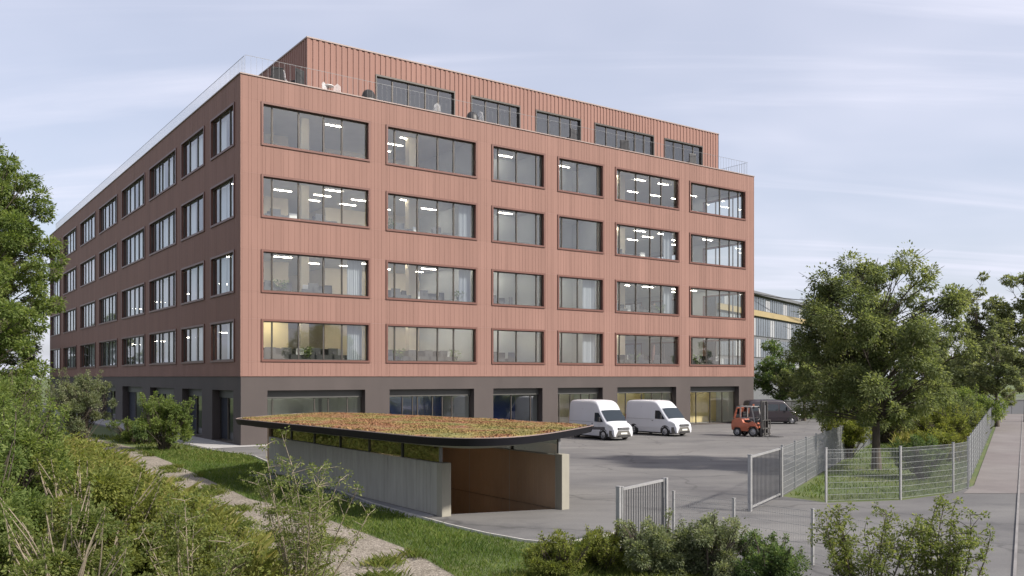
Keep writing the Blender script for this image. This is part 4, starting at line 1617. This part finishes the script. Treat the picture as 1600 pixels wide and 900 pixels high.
def make_forklift(loc, heading):
    t = thing('forklift', 'orange forklift truck with dark mast standing in the yard', 'forklift', loc, heading)
    # chassis and counterweight, x forward
    side = [(-1.30, .42), (-1.34, .75), (-1.28, 1.10), (-1.02, 1.26), (-.55, 1.28), (-.38, .98), (-.05, .92), (.25, 1.08), (.52, 1.02), (.66, .80), (.68, .62), (.40, .58), (.30, .36), (-.55, .36), (-.62, .60), (-1.05, .62), (-1.12, .42)]
    m_ = MB()
    m_.prism(side, 'y', -.54, .54)
    m_.obj('chassis', M['orange'], t, 35, .045)
    m_ = MB()
    m_.prism([(-1.22, 1.22), (-.62, 1.262), (-.72, 1.95), (-.92, 2.0)], 'y', -.50, -.42)
    m_.prism([(-1.22, 1.22), (-.62, 1.262), (-.72, 1.95), (-.92, 2.0)], 'y', .42, .50)
    MB().prism([(-1.20, 1.24), (-1.06, 1.27), (-.86, 2.02), (-.95, 2.02)], 'y', -.52, .52).obj('rear_panel', M['orange'], t, None, .02)
    for s in (-1, 1):
        m_ = MB()
        m_.bar((.50, s * .48, 1.0), (.24, s * .48, 2.08), .07, .06)
        m_.bar((-.62, s * .48, 1.26), (-.60, s * .48, 2.08), .06, .06)
        m_.bar((-.60, s * .48, 1.30), (.42, s * .48, 1.30), .04, .04)
        m_.obj('guard_pillar', M['cabwhite'], t)
        MB().add([(-.98, s * .515, 1.32), (-.66, s * .515, 1.34), (-.66, s * .515, 1.98), (-.82, s * .515, 1.98)], [(0, 1, 2, 3)]).obj('side_glass', M['vglass'], t)
    m_ = MB()
    m_.bar((-.90, -.49, 2.10), (.28, -.49, 2.10), .07, .06)
    m_.bar((-.90, .49, 2.10), (.28, .49, 2.10), .07, .06)
    for k in range(6):
        x = -.88 + 1.14 * k / 5
        m_.bar((x, -.46, 2.10), (x, .46, 2.10), .05, .045)
    m_.obj('overhead_guard', M['cabwhite'], t)
    m_ = MB()
    m_.box(-.60, -.12, -.26, .26, .98, 1.14)
    m_.obj('seat', M['seatblack'], t, None, .05)
    MB().box(-.66, -.54, -.25, .25, 1.14, 1.72).obj('backrest', M['seatblack'], t, None, .05)
    m_ = MB()
    m_.tube([(.36, 0, 1.05), (.20, 0, 1.36)], .03, 6)
    ring = [(.19 + .05 * math.sin(a), .18 * math.cos(a), 1.38 + .12 * math.sin(a)) for a in [2 * math.pi * k / 14 for k in range(15)]]
    m_.tube(ring, .015, 5, False)
    m_.obj('steering_wheel', M['dark'], t)
    MB().box(.34, .58, -.44, .44, 1.03, 1.16).obj('dashboard', M['dark'], t, None, .03)
    m_ = MB()
    m_.tube([(-.05, .3, 2.14), (-.05, .3, 2.26)], .07, 10)
    m_.obj('beacon', M['orange'], t)
    for s in (-1, 1):
        MB().tube([(.32, s * .40, 2.04), (.40, s * .40, 2.04)], .075, 10).obj('work_lamp', M['dark'], t)
    # wheels
    for s in (-1, 1):
        make_wheel(t, .42, s * .50, .36, .27)
        make_wheel(t, -.84, s * .50, .31, .22)
        MB().prism([(.02, .50), (.08, .70), (.22, .80), (.62, .80), (.78, .68), (.80, .60), (.70, .60), (.62, .74), (.22, .74), (.12, .62)], 'y', s * .60 - .06, s * .60 + .06).obj('mudguard', M['orange'], t)
    # mast
    for s in (-1, 1):
        m_ = MB()
        m_.box(.86, .98, s * .34 - .05, s * .34 + .05, .10, 2.55)
        m_.box(.995, 1.09, s * .25 - .04, s * .25 + .04, .14, 2.45)
        m_.obj('mast_rail', M['mast'], t, None, .006)
        MB().tube([(.93, s * .17, .2), (.93, s * .17, 2.2)], .045, 10).obj('lift_cylinder', M['rim'], t)
        MB().bar((.5, s * .38, .9), (.86, s * .36, 1.25), .07, .07).obj('tilt_cylinder', M['mast'], t)
        # fork
        m_ = MB()
        m_.box(1.16, 1.21, s * .30 - .06, s * .30 + .06, .06, .62)
        m_.prism([(1.16, .05), (2.28, .05), (2.28, .065), (1.21, .095), (1.16, .095)], 'y', s * .30 - .06, s * .30 + .06)
        m_.obj('fork', M['mast'], t)
    m_ = MB()
    for z in (.14, 1.05, 2.44):
        m_.box(.88, .97, -.29, .29, z, z + .09)
    m_.obj('mast_crossbar', M['mast'], t)
    m_ = MB()
    m_.box(1.10, 1.16, -.56, .56, .18, .28)
    m_.box(1.10, 1.16, -.56, .56, .55, .65)
    for y in (-.52, -.2, .2, .52):
        m_.box(1.10, 1.15, y - .03, y + .03, .66, 1.15)
    m_.box(1.10, 1.15, -.55, .55, 1.15, 1.20)
    m_.obj('carriage', M['mast'], t)
    return t


make_forklift((16.95, 62.2, .012), math.atan2(-.70, .72))

# ------------------------------------------------------------------ far building and overhead cable
FB = thing('far_office_block', 'distant grey glazed office block with a yellow band under its top storey', 'building', (30.0, 129.0, 0), math.atan2(26, 17.5))
FL, FH = 75.0, 18.0
MB().box(0, FL, 0, 18, 0, FH - .5).obj('wall', M['bgwall'], FB)
MB().box(-.4, FL + .4, -.8, 18.4, FH - .5, FH).obj('roof', M['bgwall'], FB)
MB().box(0, FL, -.55, -.01, 14.1, 15.0).obj('band', M['bgyellow'], FB)
fx_me = {}
for r_, (z0, z1) in enumerate(((15.05, 17.3), (10.9, 13.9), (7.4, 10.5), (3.9, 7.0))):
    k = 0
    x = .3
    while x < FL - 2.4:
        w = 2.3
        key = (r_ == 0, (k * 7 + r_) % 3)
        mt = M['bgwhite'] if (k * 5 + r_ * 3) % 4 == 1 else M['bgglass']
        kk = (mt.name, r_)
        if kk not in fx_me:
            fx_me[kk] = (MB().box(0, w, -.12, -.01, 0, z1 - z0).mesh('window', M['bgwall']), MB().box(.07, w - .07, -.14, -.122, .08, z1 - z0 - .08).mesh('pane', mt),
                         MB().box(w / 2 - .05, w / 2 + .05, -.19, -.142, .08, z1 - z0 - .08).mesh('mullion', M['bgwall']))
        a_, b_, c_ = fx_me[kk]
        wo_ = link('window', a_, FB, (x, 0, z0))
        link('pane', b_, wo_)
        link('mullion', c_, wo_)
        x += w + .12
        k += 1
cable = MB()
pp = [(36.6 + 22 * t, 138 + 24 * t, 17.65 + .65 * t + .5 * ((2 * t - 1) ** 2 - 1)) for t in np.linspace(0, 1, 14)]
cable.tube(pp, .08, 5)
tag(cable.obj('overhead_cable', M['dark']), 'thin dark cable spanning above the far office block', 'cable')


# ------------------------------------------------------------------ vegetation
def leaf_verts(c, d, L, W):
    """diamond leaves, folded along the middle: c base points, d directions"""
    n = len(c)
    r = RNG.normal(0, .55, (n, 3)) + np.array([0.15, -0.1, 1.0])
    s = np.cross(d, r)
    s /= np.linalg.norm(s, axis=1)[:, None] + 1e-9
    up = np.cross(s, d)
    L = L[:, None]
    W = W[:, None]
    mid = c + d * L * .45
    return np.stack([c, mid + s * W + up * L * .06, c + d * L, mid - s * W + up * L * .06], 1).reshape(-1, 3)


def unit(v):
    return v / (np.linalg.norm(v, axis=1)[:, None] + 1e-9)


def foliage(clumps, n_total, leaf, droop=.25, flat=.75, shell=.55, aspect=.27):
    """clumps: (x,y,z,r); leaves on short twigs spread through each clump"""
    cl = np.array(clumps)
    w = cl[:, 3] ** 2
    cnt = np.maximum(1, (n_total * w / w.sum()).astype(int))
    idx = np.repeat(np.arange(len(cl)), cnt)
    n = len(idx)
    # each leaf belongs to a twig so leaves bunch
    d0 = unit(RNG.normal(0, 1, (n, 3)))
    tw = RNG.integers(0, 40, n)
    twd = unit(RNG.normal(0, 1, (len(cl), 40, 3)) + np.array([0, 0, .25]))
    td = twd[idx, tw]
    rad = (shell + (1.08 - shell) * RNG.random(n)) * (0.75 + .4 * RNG.random((len(cl), 40))[idx, tw])
    p = td * rad[:, None] + d0 * .34
    p[:, 2] *= flat
    c = cl[idx, :3] + p * cl[idx, 3][:, None]
    d = unit(td * .7 + d0 * .9 + np.array([0, 0, -droop]))
    L = leaf * RNG.uniform(.6, 1.25, n)
    return leaf_verts(c, d, L, L * aspect * RNG.uniform(.8, 1.2, n)), n


def limb(mb, a, b, r0, r1, bend=.12, n=5, sides=6):
    a, b = Vector(a), Vector(b)
    L = (b - a).length
    off = Vector((random.uniform(-1, 1), random.uniform(-1, 1), random.uniform(.2, 1))) * L * bend
    pts_, rr = [], []
    for k in range(n + 1):
        t = k / n
        pts_.append(a.lerp(b, t) + off * (4 * t * (1 - t)) * .6)
        rr.append(r0 + (r1 - r0) * t)
    mb.tube(pts_, rr, sides, False)
    return pts_


def crown_clumps(h0, h1, rx, k, rc, lobes, bias=.62, skew=(0, 0), low=0.55):
    """clump centres in an uneven ellipsoid between heights h0 and h1"""
    out = []
    cz, hz = (h0 + h1) / 2, (h1 - h0) / 2
    ph = [random.uniform(0, 6.28) for _ in range(4)]
    tries = 0
    while len(out) < k and tries < k * 40:
        tries += 1
        v = Vector((random.gauss(0, 1), random.gauss(0, 1), random.gauss(0, 1))).normalized()
        az = math.atan2(v.y, v.x)
        el = math.asin(max(-1, min(1, v.z)))
        q = 1 + lobes * (math.sin(3 * az + ph[0] + 2 * el) * .5 + math.sin(5 * az + ph[1] - 3 * el) * .35 + math.sin(4 * el + ph[2]) * .3)
        rad = (bias + (1 - bias) * random.random()) if random.random() < .78 else random.uniform(.15, bias)
        rr = rc * random.uniform(.65, 1.25)
        # widest a little under the middle
        wz = 1.0 if v.z < 0 else 1.0 - .20 * v.z
        p = Vector((v.x * rx * wz, v.y * rx * wz, v.z * hz)) * rad * q
        p.z = cz + p.z
        if p.z < h0 + rr * low:
            continue
        out.append((p.x + skew[0] * (p.z - cz) / hz, p.y + skew[1] * (p.z - cz) / hz, p.z, rr))
    return out


def make_tree(name, label, cat, loc, h, crown, trunk_r, mats, n_leaf, leaf, group=None, k=46, rc=1.0, lobes=.22, skew=(0, 0), droop=.25, shell=.25, lean=(0, 0), flat=.75):
    h0, rx = crown
    t = thing(name, label, cat, (loc[0], loc[1], 0), 0, group)
    cl = crown_clumps(h0, h, rx, k, rc, lobes, skew=skew)
    tm = MB()
    top = Vector((lean[0], lean[1], h0 + (h - h0) * .62))
    fork = Vector((lean[0] * .3, lean[1] * .3, max(h0 * .95, h * random.uniform(.16, .24))))
    pts_ = []
    for i in range(7):
        q = i / 6
        p = Vector((0, 0, 0)).lerp(top, q) + Vector((math.sin(q * 5 + loc[0]) * .10 * q, math.cos(q * 4 + loc[1]) * .10 * q, 0)) * (h / 8)
        pts_.append(p)
    rr = [trunk_r * (1.25 if i == 0 else 1) * (1 - .80 * i / 6) for i in range(7)]
    pts_[0].z = -.1
    tm.tube(pts_, rr, 10)
    for (x, y, z, r) in cl:
        # leave the trunk lower than the clump
        zs = max(fork.z, min(top.z * .96, z - .42 * math.hypot(x, y) - random.uniform(0, .1) * h))
        q = zs / top.z
        seg = min(5, int(q * 6))
        a = pts_[seg].lerp(pts_[seg + 1], q * 6 - seg)
        bl = limb(tm, a, (x, y, z), max(.018, trunk_r * .36 * (1 - q * .6)), .012, .10, 5, 5)
        for _ in range(4):
            e = Vector((x, y, z)) + Vector((random.gauss(0, 1), random.gauss(0, 1), random.gauss(0.1, .7))).normalized() * r * .95
            limb(tm, bl[random.choice((3, 4))], e, .016, .006, .10, 3, 4)
    tm.obj('trunk', mats[0], t, 60)
    vv, n = foliage(cl, n_leaf, leaf, droop, flat, shell)
    link('crown', np_mesh('crown', vv, n, 4, mats[1]), t)
    return t


def make_shrub(name, label, loc, h, r, mat, n_leaf, leaf, stems=7, k=26, rc=.5, droop=.1, group=None, airy=False, bark='bark', cat='shrub', base=.12, flat=.9, aspect=.27, shell=.15):
    t = thing(name, label, cat, (loc[0], loc[1], 0), random.uniform(0, 6.28), group)
    cl = []
    sm = MB()
    if airy:
        # upright wands with leaves along them
        for s_ in range(stems):
            a = random.uniform(0, 6.28)
            rr = r * math.sqrt(random.random())
            tip = Vector((math.cos(a) * rr, math.sin(a) * rr, h * random.uniform(.62, 1.0) * (1 - .25 * (rr / r) ** 2)))
            b0 = Vector((math.cos(a) * rr * .25, math.sin(a) * rr * .25, -.05))
            pts_ = limb(sm, b0, tip, .020, .005, .10, 7, 5)
            for q in range(2, 8):
                c_ = pts_[q]
                cl.append((c_.x, c_.y, c_.z, rc * random.uniform(.5, 1.0)))
                for _ in range(2):
                    e = c_ + Vector((random.gauss(0, 1), random.gauss(0, 1), random.uniform(0, .8))).normalized() * rc * random.uniform(.8, 1.7)
                    limb(sm, c_, e, .007, .003, .08, 3, 4)
                    cl.append((e.x, e.y, e.z, rc * random.uniform(.4, .8)))
    else:
        cl = crown_clumps(base * h, h * .93, r, int(k * 1.4), rc * 1.22, .2, .5, low=.2)
        # long shoots that break the outline
        for _ in range(int(10 + 6 * r)):
            a = random.uniform(0, 6.28)
            q0 = math.sqrt(random.random()) * r * .85
            z0 = h * (.45 + .4 * random.random()) * (1 - .3 * (q0 / r) ** 2)
            e = Vector((math.cos(a) * q0 * 1.22, math.sin(a) * q0 * 1.22, min(z0 + h * random.uniform(.16, .36), h * random.uniform(.98, 1.12))))
            st = Vector((math.cos(a) * q0, math.sin(a) * q0, z0))
            sp = limb(sm, st, e, .010, .004, .1, 4, 4)
            for c_ in sp[1:]:
                cl.append((c_.x, c_.y, c_.z, rc * random.uniform(.22, .42)))
        for (x, y, z, q) in cl:
            a = random.uniform(0, 6.28)
            limb(sm, (math.cos(a) * .12 * r, math.sin(a) * .12 * r, -.05), (x, y, z), .022, .006, .12, 4, 5)
    sm.obj('stems', M[bark], t, 60)
    vv, n = foliage(cl, n_leaf, leaf, droop, flat, shell, aspect)
    link('foliage', np_mesh('foliage', vv, n, 4, mat), t)
    return t


# trees
make_tree('ash_tree', 'large broad green tree on the fenced lawn at the yard corner', 'tree', (16.4, 39.6), 9.85, (1.5, 3.95), .20, (M['bark'], M['leaf_main']), 105000, .13, k=165, rc=1.05, lobes=.13, droop=.35, shell=.2, flat=.9)
make_tree('tall_tree', 'tall pale green tree at the left end of the shaded facade', 'tree', (-29.2, 49.0), 17.0, (5.0, 4.1), .28, (M['bark'], M['leaf_left']), 95000, .16, k=150, rc=1.15, lobes=.12, shell=.2, flat=.9)
make_tree('round_tree', 'mid-height leafy tree standing left in front of the tall pale one', 'tree', (-23.6, 38.5), 9.2, (0.8, 3.1), .2, (M['bark'], M['leaf_left']), 70000, .14, k=110, rc=.9, lobes=.16, shell=.2, flat=.9)
make_tree('yard_tree', 'dark green tree at the far right corner of the pink building', 'tree', (28.6, 93.0), 8.4, (1.2, 3.5), .2, (M['bark'], M['leaf_dark']), 15000, .26, 'trees behind the yard', k=60, rc=1.2)
make_tree('yard_tree', 'small tree with a bare trunk by the boundary wall behind the dark van', 'tree', (27.9, 84.0), 6.0, (2.0, 2.6), .16, (M['bark'], M['leaf_main']), 9000, .24, 'trees behind the yard', k=30, rc=.85)
make_tree('yard_tree', 'pale leafy tree half hidden behind the big lawn tree on its left', 'tree', (33.5, 92.0), 9.5, (1.5, 3.6), .2, (M['bark'], M['leaf_far']), 13000, .28, 'trees behind the yard', k=40, rc=1.1)
make_tree('far_tree', 'tall greyish tree beyond the long fence, left of the tallest', 'tree', (43.4, 82.0), 13.0, (3.0, 3.0), .22, (M['bark'], M['leaf_far']), 15000, .27, 'trees beyond the long fence', k=52, rc=1.15, lobes=.28)
make_tree('far_tree', 'tallest greyish tree beyond the long fence at the picture edge', 'tree', (48.0, 82.0), 14.6, (3.0, 3.7), .25, (M['bark'], M['leaf_far']), 17000, .28, 'trees beyond the long fence', k=56, rc=1.2, lobes=.28)
make_tree('far_tree', 'low round green tree in front of the greyish trees beyond the fence', 'tree', (40.8, 74.0), 7.9, (.8, 3.3), .18, (M['bark'], M['leaf_far']), 15000, .23, 'trees beyond the long fence', k=44, rc=.95)
make_tree('far_tree', 'dense green tree above the far end of the footpath', 'tree', (62.0, 116.0), 9.5, (1.0, 4.4), .2, (M['bark'], M['leaf_far']), 11000, .33, 'trees beyond the long fence', k=36, rc=1.3)
make_tree('far_tree', 'dense green tree at the picture edge behind the distant railing', 'tree', (70.0, 117.0), 10.5, (1.0, 4.6), .2, (M['bark'], M['leaf_far']), 11000, .33, 'trees beyond the long fence', k=36, rc=1.3)
make_tree('far_tree', 'bushy tree behind the boundary wall, between lawn tree and far trees', 'tree', (40.0, 100.0), 7.5, (.6, 4.2), .2, (M['bark'], M['leaf_dark']), 11000, .32, 'trees beyond the long fence', k=36, rc=1.3)

make_tree('far_tree', 'leafy tree behind the boundary wall, just right of the lawn tree crown', 'tree', (47.0, 99.0), 8.2, (.5, 4.2), .2, (M['bark'], M['leaf_far']), 12000, .32, 'trees beyond the long fence', k=40, rc=1.4)
make_tree('far_tree', 'leafy tree right beside the far end of the long fence', 'tree', (52.5, 104.0), 7.0, (.4, 4.0), .2, (M['bark'], M['leaf_main']), 11000, .32, 'trees beyond the long fence', k=36, rc=1.4)
make_tree('yard_tree', 'broad tree behind the yard, hidden mostly by the lawn tree', 'tree', (36.0, 101.0), 8.0, (.5, 4.0), .2, (M['bark'], M['leaf_dark']), 11000, .32, 'trees behind the yard', k=36, rc=1.4)
make_tree('wood_tree', 'distant tree past the far end of the shaded facade', 'tree', (-64.5, 110.0), 13.0, (.5, 5.0), .25, (M['bark'], M['leaf_far']), 14000, .34, k=44, rc=1.5)
make_shrub('shrub', 'big leafy bush under the tall pale tree at the left edge', (-25.0, 43.5), 4.9, 2.1, M['leaf_left'], 24000, .12, k=44, rc=.7, base=.03)
make_shrub('shrub', 'big leafy bush under the mid-height tree at the left edge', (-20.4, 34.5), 4.6, 1.9, M['leaf_left'], 26000, .10, k=44, rc=.62, base=.03)
# shrubs near the buildings
make_shrub('shrub', 'rounded grey-green shrub against the far part of the shaded facade', (-27.9, 57.0), 4.6, 2.0, M['leaf_grey'], 22100, 0.104, k=34, rc=.6)
make_shrub('shrub', 'compact green shrub before the nearest ground-floor opening of the shaded facade', (-19.9, 50.3), 3.15, 1.7, M['leaf_left'], 20400, 0.112, k=30, rc=.55)
make_shrub('shrub', 'low green shrub between the two rounded shrubs by the shaded facade', (-24.4, 56.5), 1.7, 1.5, M['leaf_left'], 8500, 0.096, k=16, rc=.45)
make_shrub('shrub', 'low green shrub just behind the gravel path end', (-22.9, 55.3), 1.3, 1.0, M['leaf_dark'], 5950, 0.096, k=12, rc=.4)
make_shrub('shrub', 'yellow-green shrub on the yard side of the lawn fence', (17.2, 45.2), 2.75, 1.5, M['leaf_yel'], 16150, 0.104, k=26, rc=.5)
make_shrub('shrub', 'dark green shrub behind the wire fence at the front of the lawn', (16.9, 36.3), 1.75, 1.15, M['leaf_dark'], 13600, 0.080, k=24, rc=.4)
make_shrub('shrub', 'spreading green shrub beneath the right side of the lawn tree', (21.6, 44.6), 1.4, 1.5, M['leaf_yel'], 11000, 0.104, k=28, rc=.55)
make_shrub('shrub', 'straw-green bush along the footpath fence beyond the lawn tree', (24.2, 49.5), 2.7, 1.9, M['leaf_yel'], 15300, 0.104, k=28, rc=.6)
make_shrub('shrub', 'green bush along the footpath fence, farther from the lawn tree', (29.0, 58.5), 3.0, 2.2, M['leaf_main'], 15300, 0.128, k=28, rc=.7)
make_shrub('shrub', 'farthest bush along the footpath fence', (36.5, 70.0), 3.1, 2.6, M['leaf_left'], 13600, 0.160, k=26, rc=.8)
make_shrub('shrub', 'wide bush behind the lawn tree trunk', (23.5, 56.0), 2.6, 2.4, M['leaf_main'], 15300, 0.136, k=28, rc=.7)

# shrubs in the near left
make_shrub('shrub', 'tall leafy shrub at the left picture edge', (-9.3, 14.6), 3.6, 1.5, M['leaf_left'], 44200, 0.068, k=46, rc=.45, base=.05)
make_shrub('shrub', 'leafy shrub right of the tall one at the left edge', (-7.7, 16.2), 2.7, 1.4, M['leaf_yel'], 40800, 0.068, k=44, rc=.42, base=.05, bark='bark_pale')
make_shrub('shrub', 'green shrub in the lower left corner of the picture', (-6.3, 12.6), 2.45, 1.15, M['leaf_twig'], 34000, 0.060, k=36, rc=.38, base=.05, bark='bark_pale')
make_shrub('shrub', 'yellow-green shrub between the gravel path and the lower left shrubs', (-6.8, 17.2), 1.85, 1.3, M['leaf_yel'], 28900, 0.060, k=36, rc=.36, base=.05)
make_shrub('shrub', 'low yellow-green shrub beside the gravel path', (-5.6, 16.2), 1.45, 1.0, M['leaf_yel'], 20400, 0.056, k=28, rc=.32, base=.05)
make_shrub('shrub', 'bushy shrub behind the tall leafy one at the left edge', (-13.6, 23.5), 3.5, 1.9, M['leaf_left'], 37400, 0.088, k=46, rc=.55, base=.05)
make_shrub('shrub', 'bushy shrub at the bend of the gravel path', (-13.2, 27.0), 1.5, 1.2, M['leaf_twig'], 20400, 0.080, k=32, rc=.42, base=.05)
make_shrub('shrub', 'thin twiggy shrub overlapping the ramp wall in the foreground', (-4.0, 16.8), 3.15, 1.35, M['leaf_twig'], 9500, 0.055, stems=20, rc=.22, airy=True, bark='bark_pale', aspect=.26)
make_shrub('shrub', 'thin twiggy sapling in front of the gravel path', (-5.1, 14.0), 2.35, .8, M['leaf_twig'], 7650, 0.056, stems=11, rc=.2, airy=True, bark='bark_pale', aspect=.26)

# shrubs along the bottom right
make_shrub('shrub', 'low yellow-green shrub left of the open gate', (.95, 18.2), .95, .75, M['leaf_yel'], 15300, 0.048, k=26, rc=.26, base=.05)
make_shrub('shrub', 'small yellowish shrub right at the foot of the open gate', (1.95, 18.6), 1.05, .62, M['leaf_yel'], 13600, 0.044, k=24, rc=.24, base=.05)
make_shrub('shrub', 'grey-green shrub covering the foot of the open gate', (2.95, 18.0), 1.35, .85, M['leaf_grey'], 23800, 0.052, k=32, rc=.30, base=.05)
make_shrub('shrub', 'grey-green feathery shrub in front of the low wire fence', (4.0, 17.8), 1.42, .85, M['leaf_grey'], 23800, 0.052, k=32, rc=.30, base=.05)
make_shrub('shrub', 'dark green low shrub right of the feathery grey-green one', (5.1, 17.4), 1.10, .75, M['leaf_dark'], 18700, 0.048, k=28, rc=.27, base=.05)
make_shrub('shrub', 'thin olive sapling shrub in front of the apron, nearer the gate', (6.3, 15.6), 2.0, .95, M['leaf_twig'], 10200, 0.056, stems=15, rc=.19, airy=True, aspect=.26)
make_shrub('shrub', 'thin olive sapling shrub beside the footpath strip', (7.55, 15.4), 2.05, .85, M['leaf_twig'], 10540, 0.056, stems=15, rc=.19, airy=True, aspect=.26)


# grass, weeds
def blades(name, poly, n, h, w, mat, lean=.35, box=None, label=None, cat='grass', clump=0, holes=()):
    P = np.array(poly)
    lo, hi = P.min(0), P.max(0)
    q = RNG.uniform(lo, hi, (n * 3, 2))
    if clump:
        cc = RNG.uniform(lo, hi, (clump, 2))
        q = cc[RNG.integers(0, clump, n * 3)] + RNG.normal(0, .22, (n * 3, 2))
    # denser near the camera
    keep = in_poly(q, poly)
    for hole in holes:
        keep &= ~in_poly(q, hole)
    q = q[keep]
    dist = np.linalg.norm(q, axis=1)
    pr = np.clip((24.0 / dist) ** 1.3, 0.08, 1)
    q = q[RNG.random(len(q)) < pr][:n]
    m_ = len(q)
    sc = np.clip(np.linalg.norm(q, axis=1) / 24.0, .8, 3.0)
    b = np.stack([q[:, 0], q[:, 1], np.full(m_, -.01)], 1)
    a = RNG.uniform(0, 2 * np.pi, m_)
    dx_ = np.stack([np.cos(a), np.sin(a), np.zeros(m_)], 1) * (w * sc * RNG.uniform(.6, 1.3, m_))[:, None]
    hh = h * RNG.uniform(.45, 1.2, m_)
    pat = .55 + .45 * np.sin(q[:, 0] * 1.7 + 1.3 * np.sin(q[:, 1] * .9)) * np.cos(q[:, 1] * 1.3)
    hh *= .7 + .5 * pat
    ln = RNG.normal(0, lean, (m_, 2)) * hh[:, None]
    mid = b + np.stack([ln[:, 0] * .35, ln[:, 1] * .35, hh * .6], 1)
    tip = b + np.stack([ln[:, 0], ln[:, 1], hh], 1)
    vv_ = np.stack([b - dx_, b + dx_, mid + dx_ * .6, tip], 1).reshape(-1, 3)
    o = link(name, np_mesh(name, vv_, m_, 4, mat), kind='stuff')
    tag(o, label, cat)
    return o


verge = path_r[1:9] + [(0.9, 19.0), (1.5, 20.6), (2.4, 22.2)] + list(reversed([(x - .12, y - .08) for x, y in kerb_line[1:13]]))
blades('verge_grass', verge, 150000, .13, .0085, M['lawn'], label='mown green grass verge between gravel path and kerb', cat='grass')
lawn_poly = [(10.6, 29.7), (13.3, 30.25), (15.8, 32.0), (17.5, 34.3), (57, 103.2), (44, 103), (31.0, 70.5), (19.7, 49.7), (9.9, 31.2)]
blades('lawn_grass', lawn_poly, 130000, .14, .010, M['lawn'], label='bright lawn grass inside the wire fence', cat='grass')
blades('meadow_grass', [(19.5, 44), (22.5, 43.5), (35, 65), (29, 68)], 16000, .75, .014, M['weeds'], label='tall straw-coloured meadow grass behind the lawn tree', cat='grass')
left_poly = [(-3.2, 11), (-3.6, 15.5), (-5.2, 18.6), (-6.4, 21.3), (-7.8, 24), (-9.7, 27.4), (-11.8, 30.2), (-19.1, 42.8), (-24.4, 51.2), (-32, 61), (-50, 60), (-30, 30), (-12, 11)]
blades('weeds', left_poly, 90000, .60, .0045, M['weeds'], .55, label='tall yellow-green weeds left of the gravel path', cat='weeds')
blades('path_weeds', path_r + path_l, 42000, .20, .007, M['grass'], .6, clump=330, label='tufts of grass growing through the gravel path', cat='grass')
front_poly = [(1.0, 11), (0.2, 15.5), (-.6, 17.3), (0.6, 18.6), (1.8, 20.8), (2.5, 20.4), (5.0, 17.4), (6.9, 13.3), (7.0, 11)]
blades('front_grass', front_poly, 40000, .28, .007, M['grass'], .4, label='rough grass under the shrubs along the picture bottom', cat='grass')
back_poly = [(-60, 128), (-33, 63), (-24, 60.5), (-17.4, 50.5), (-13.9, 47.0), (-22.2, 52.4), (-29.5, 62), (-62, 110)]
blades('bank_grass', [(-31, 64), (-24.6, 60.3), (-17.3, 50.4), (-13.8, 46.8), (-12, 42), (-16.7, 43.6), (-22.1, 52.3), (-29.8, 62.2)], 16000, .2, .012, M['grass'], label='rough grass along the foot of the shaded facade', cat='grass')
blades('yard_edge_grass', [(26, 90.5), (37, 88.5), (70, 112), (70, 130), (20, 130), (20, 97)], 14000, .35, .02, M['grass'], label='grass strip in front of the dark boundary wall', cat='grass')


def undergrowth(name, poly, n, h, leaf, mat, label):
    """low leafy growth: leaves held at uneven heights over the ground"""
    P = np.array(poly)
    q = RNG.uniform(P.min(0), P.max(0), (n * 4, 2))
    q = q[in_poly(q, poly)]
    dist = np.linalg.norm(q, axis=1)
    q = q[RNG.random(len(q)) < np.clip((18.0 / dist) ** 1.6, .05, 1)][:n]
    m_ = len(q)
    sc = np.clip(np.linalg.norm(q, axis=1) / 18.0, .9, 2.4)
    hill = h * (.35 + .65 * (np.sin(q[:, 0] * 2.3 + 1.7 * np.sin(q[:, 1] * 1.1)) * np.cos(q[:, 1] * 1.9 + q[:, 0]) * .5 + .5))
    c = np.stack([q[:, 0], q[:, 1], hill * RNG.random(m_) ** .5 + .02], 1)
    d = unit(RNG.normal(0, 1, (m_, 3)) * np.array([1, 1, .6]) + np.array([0, 0, .5]))
    L = leaf * sc * RNG.uniform(.6, 1.3, m_)
    o = link(name, np_mesh(name, leaf_verts(c, d, L, L * .24), m_, 4, mat), kind='stuff')
    tag(o, label, 'undergrowth')


undergrowth('undergrowth', left_poly, 90000, .95, .085, M['leaf_yel'], 'leafy yellow-green undergrowth among the weeds left of the gravel path')
undergrowth('undergrowth', path_l[:7] + [(-9.8, 29), (-8.2, 26.5), (-6.6, 23.5), (-5.2, 21), (-3.9, 18.6), (-2.2, 15), (-.9, 11)], 22000, .35, .055, M['leaf_twig'], 'low green growth creeping over the edge of the gravel path')
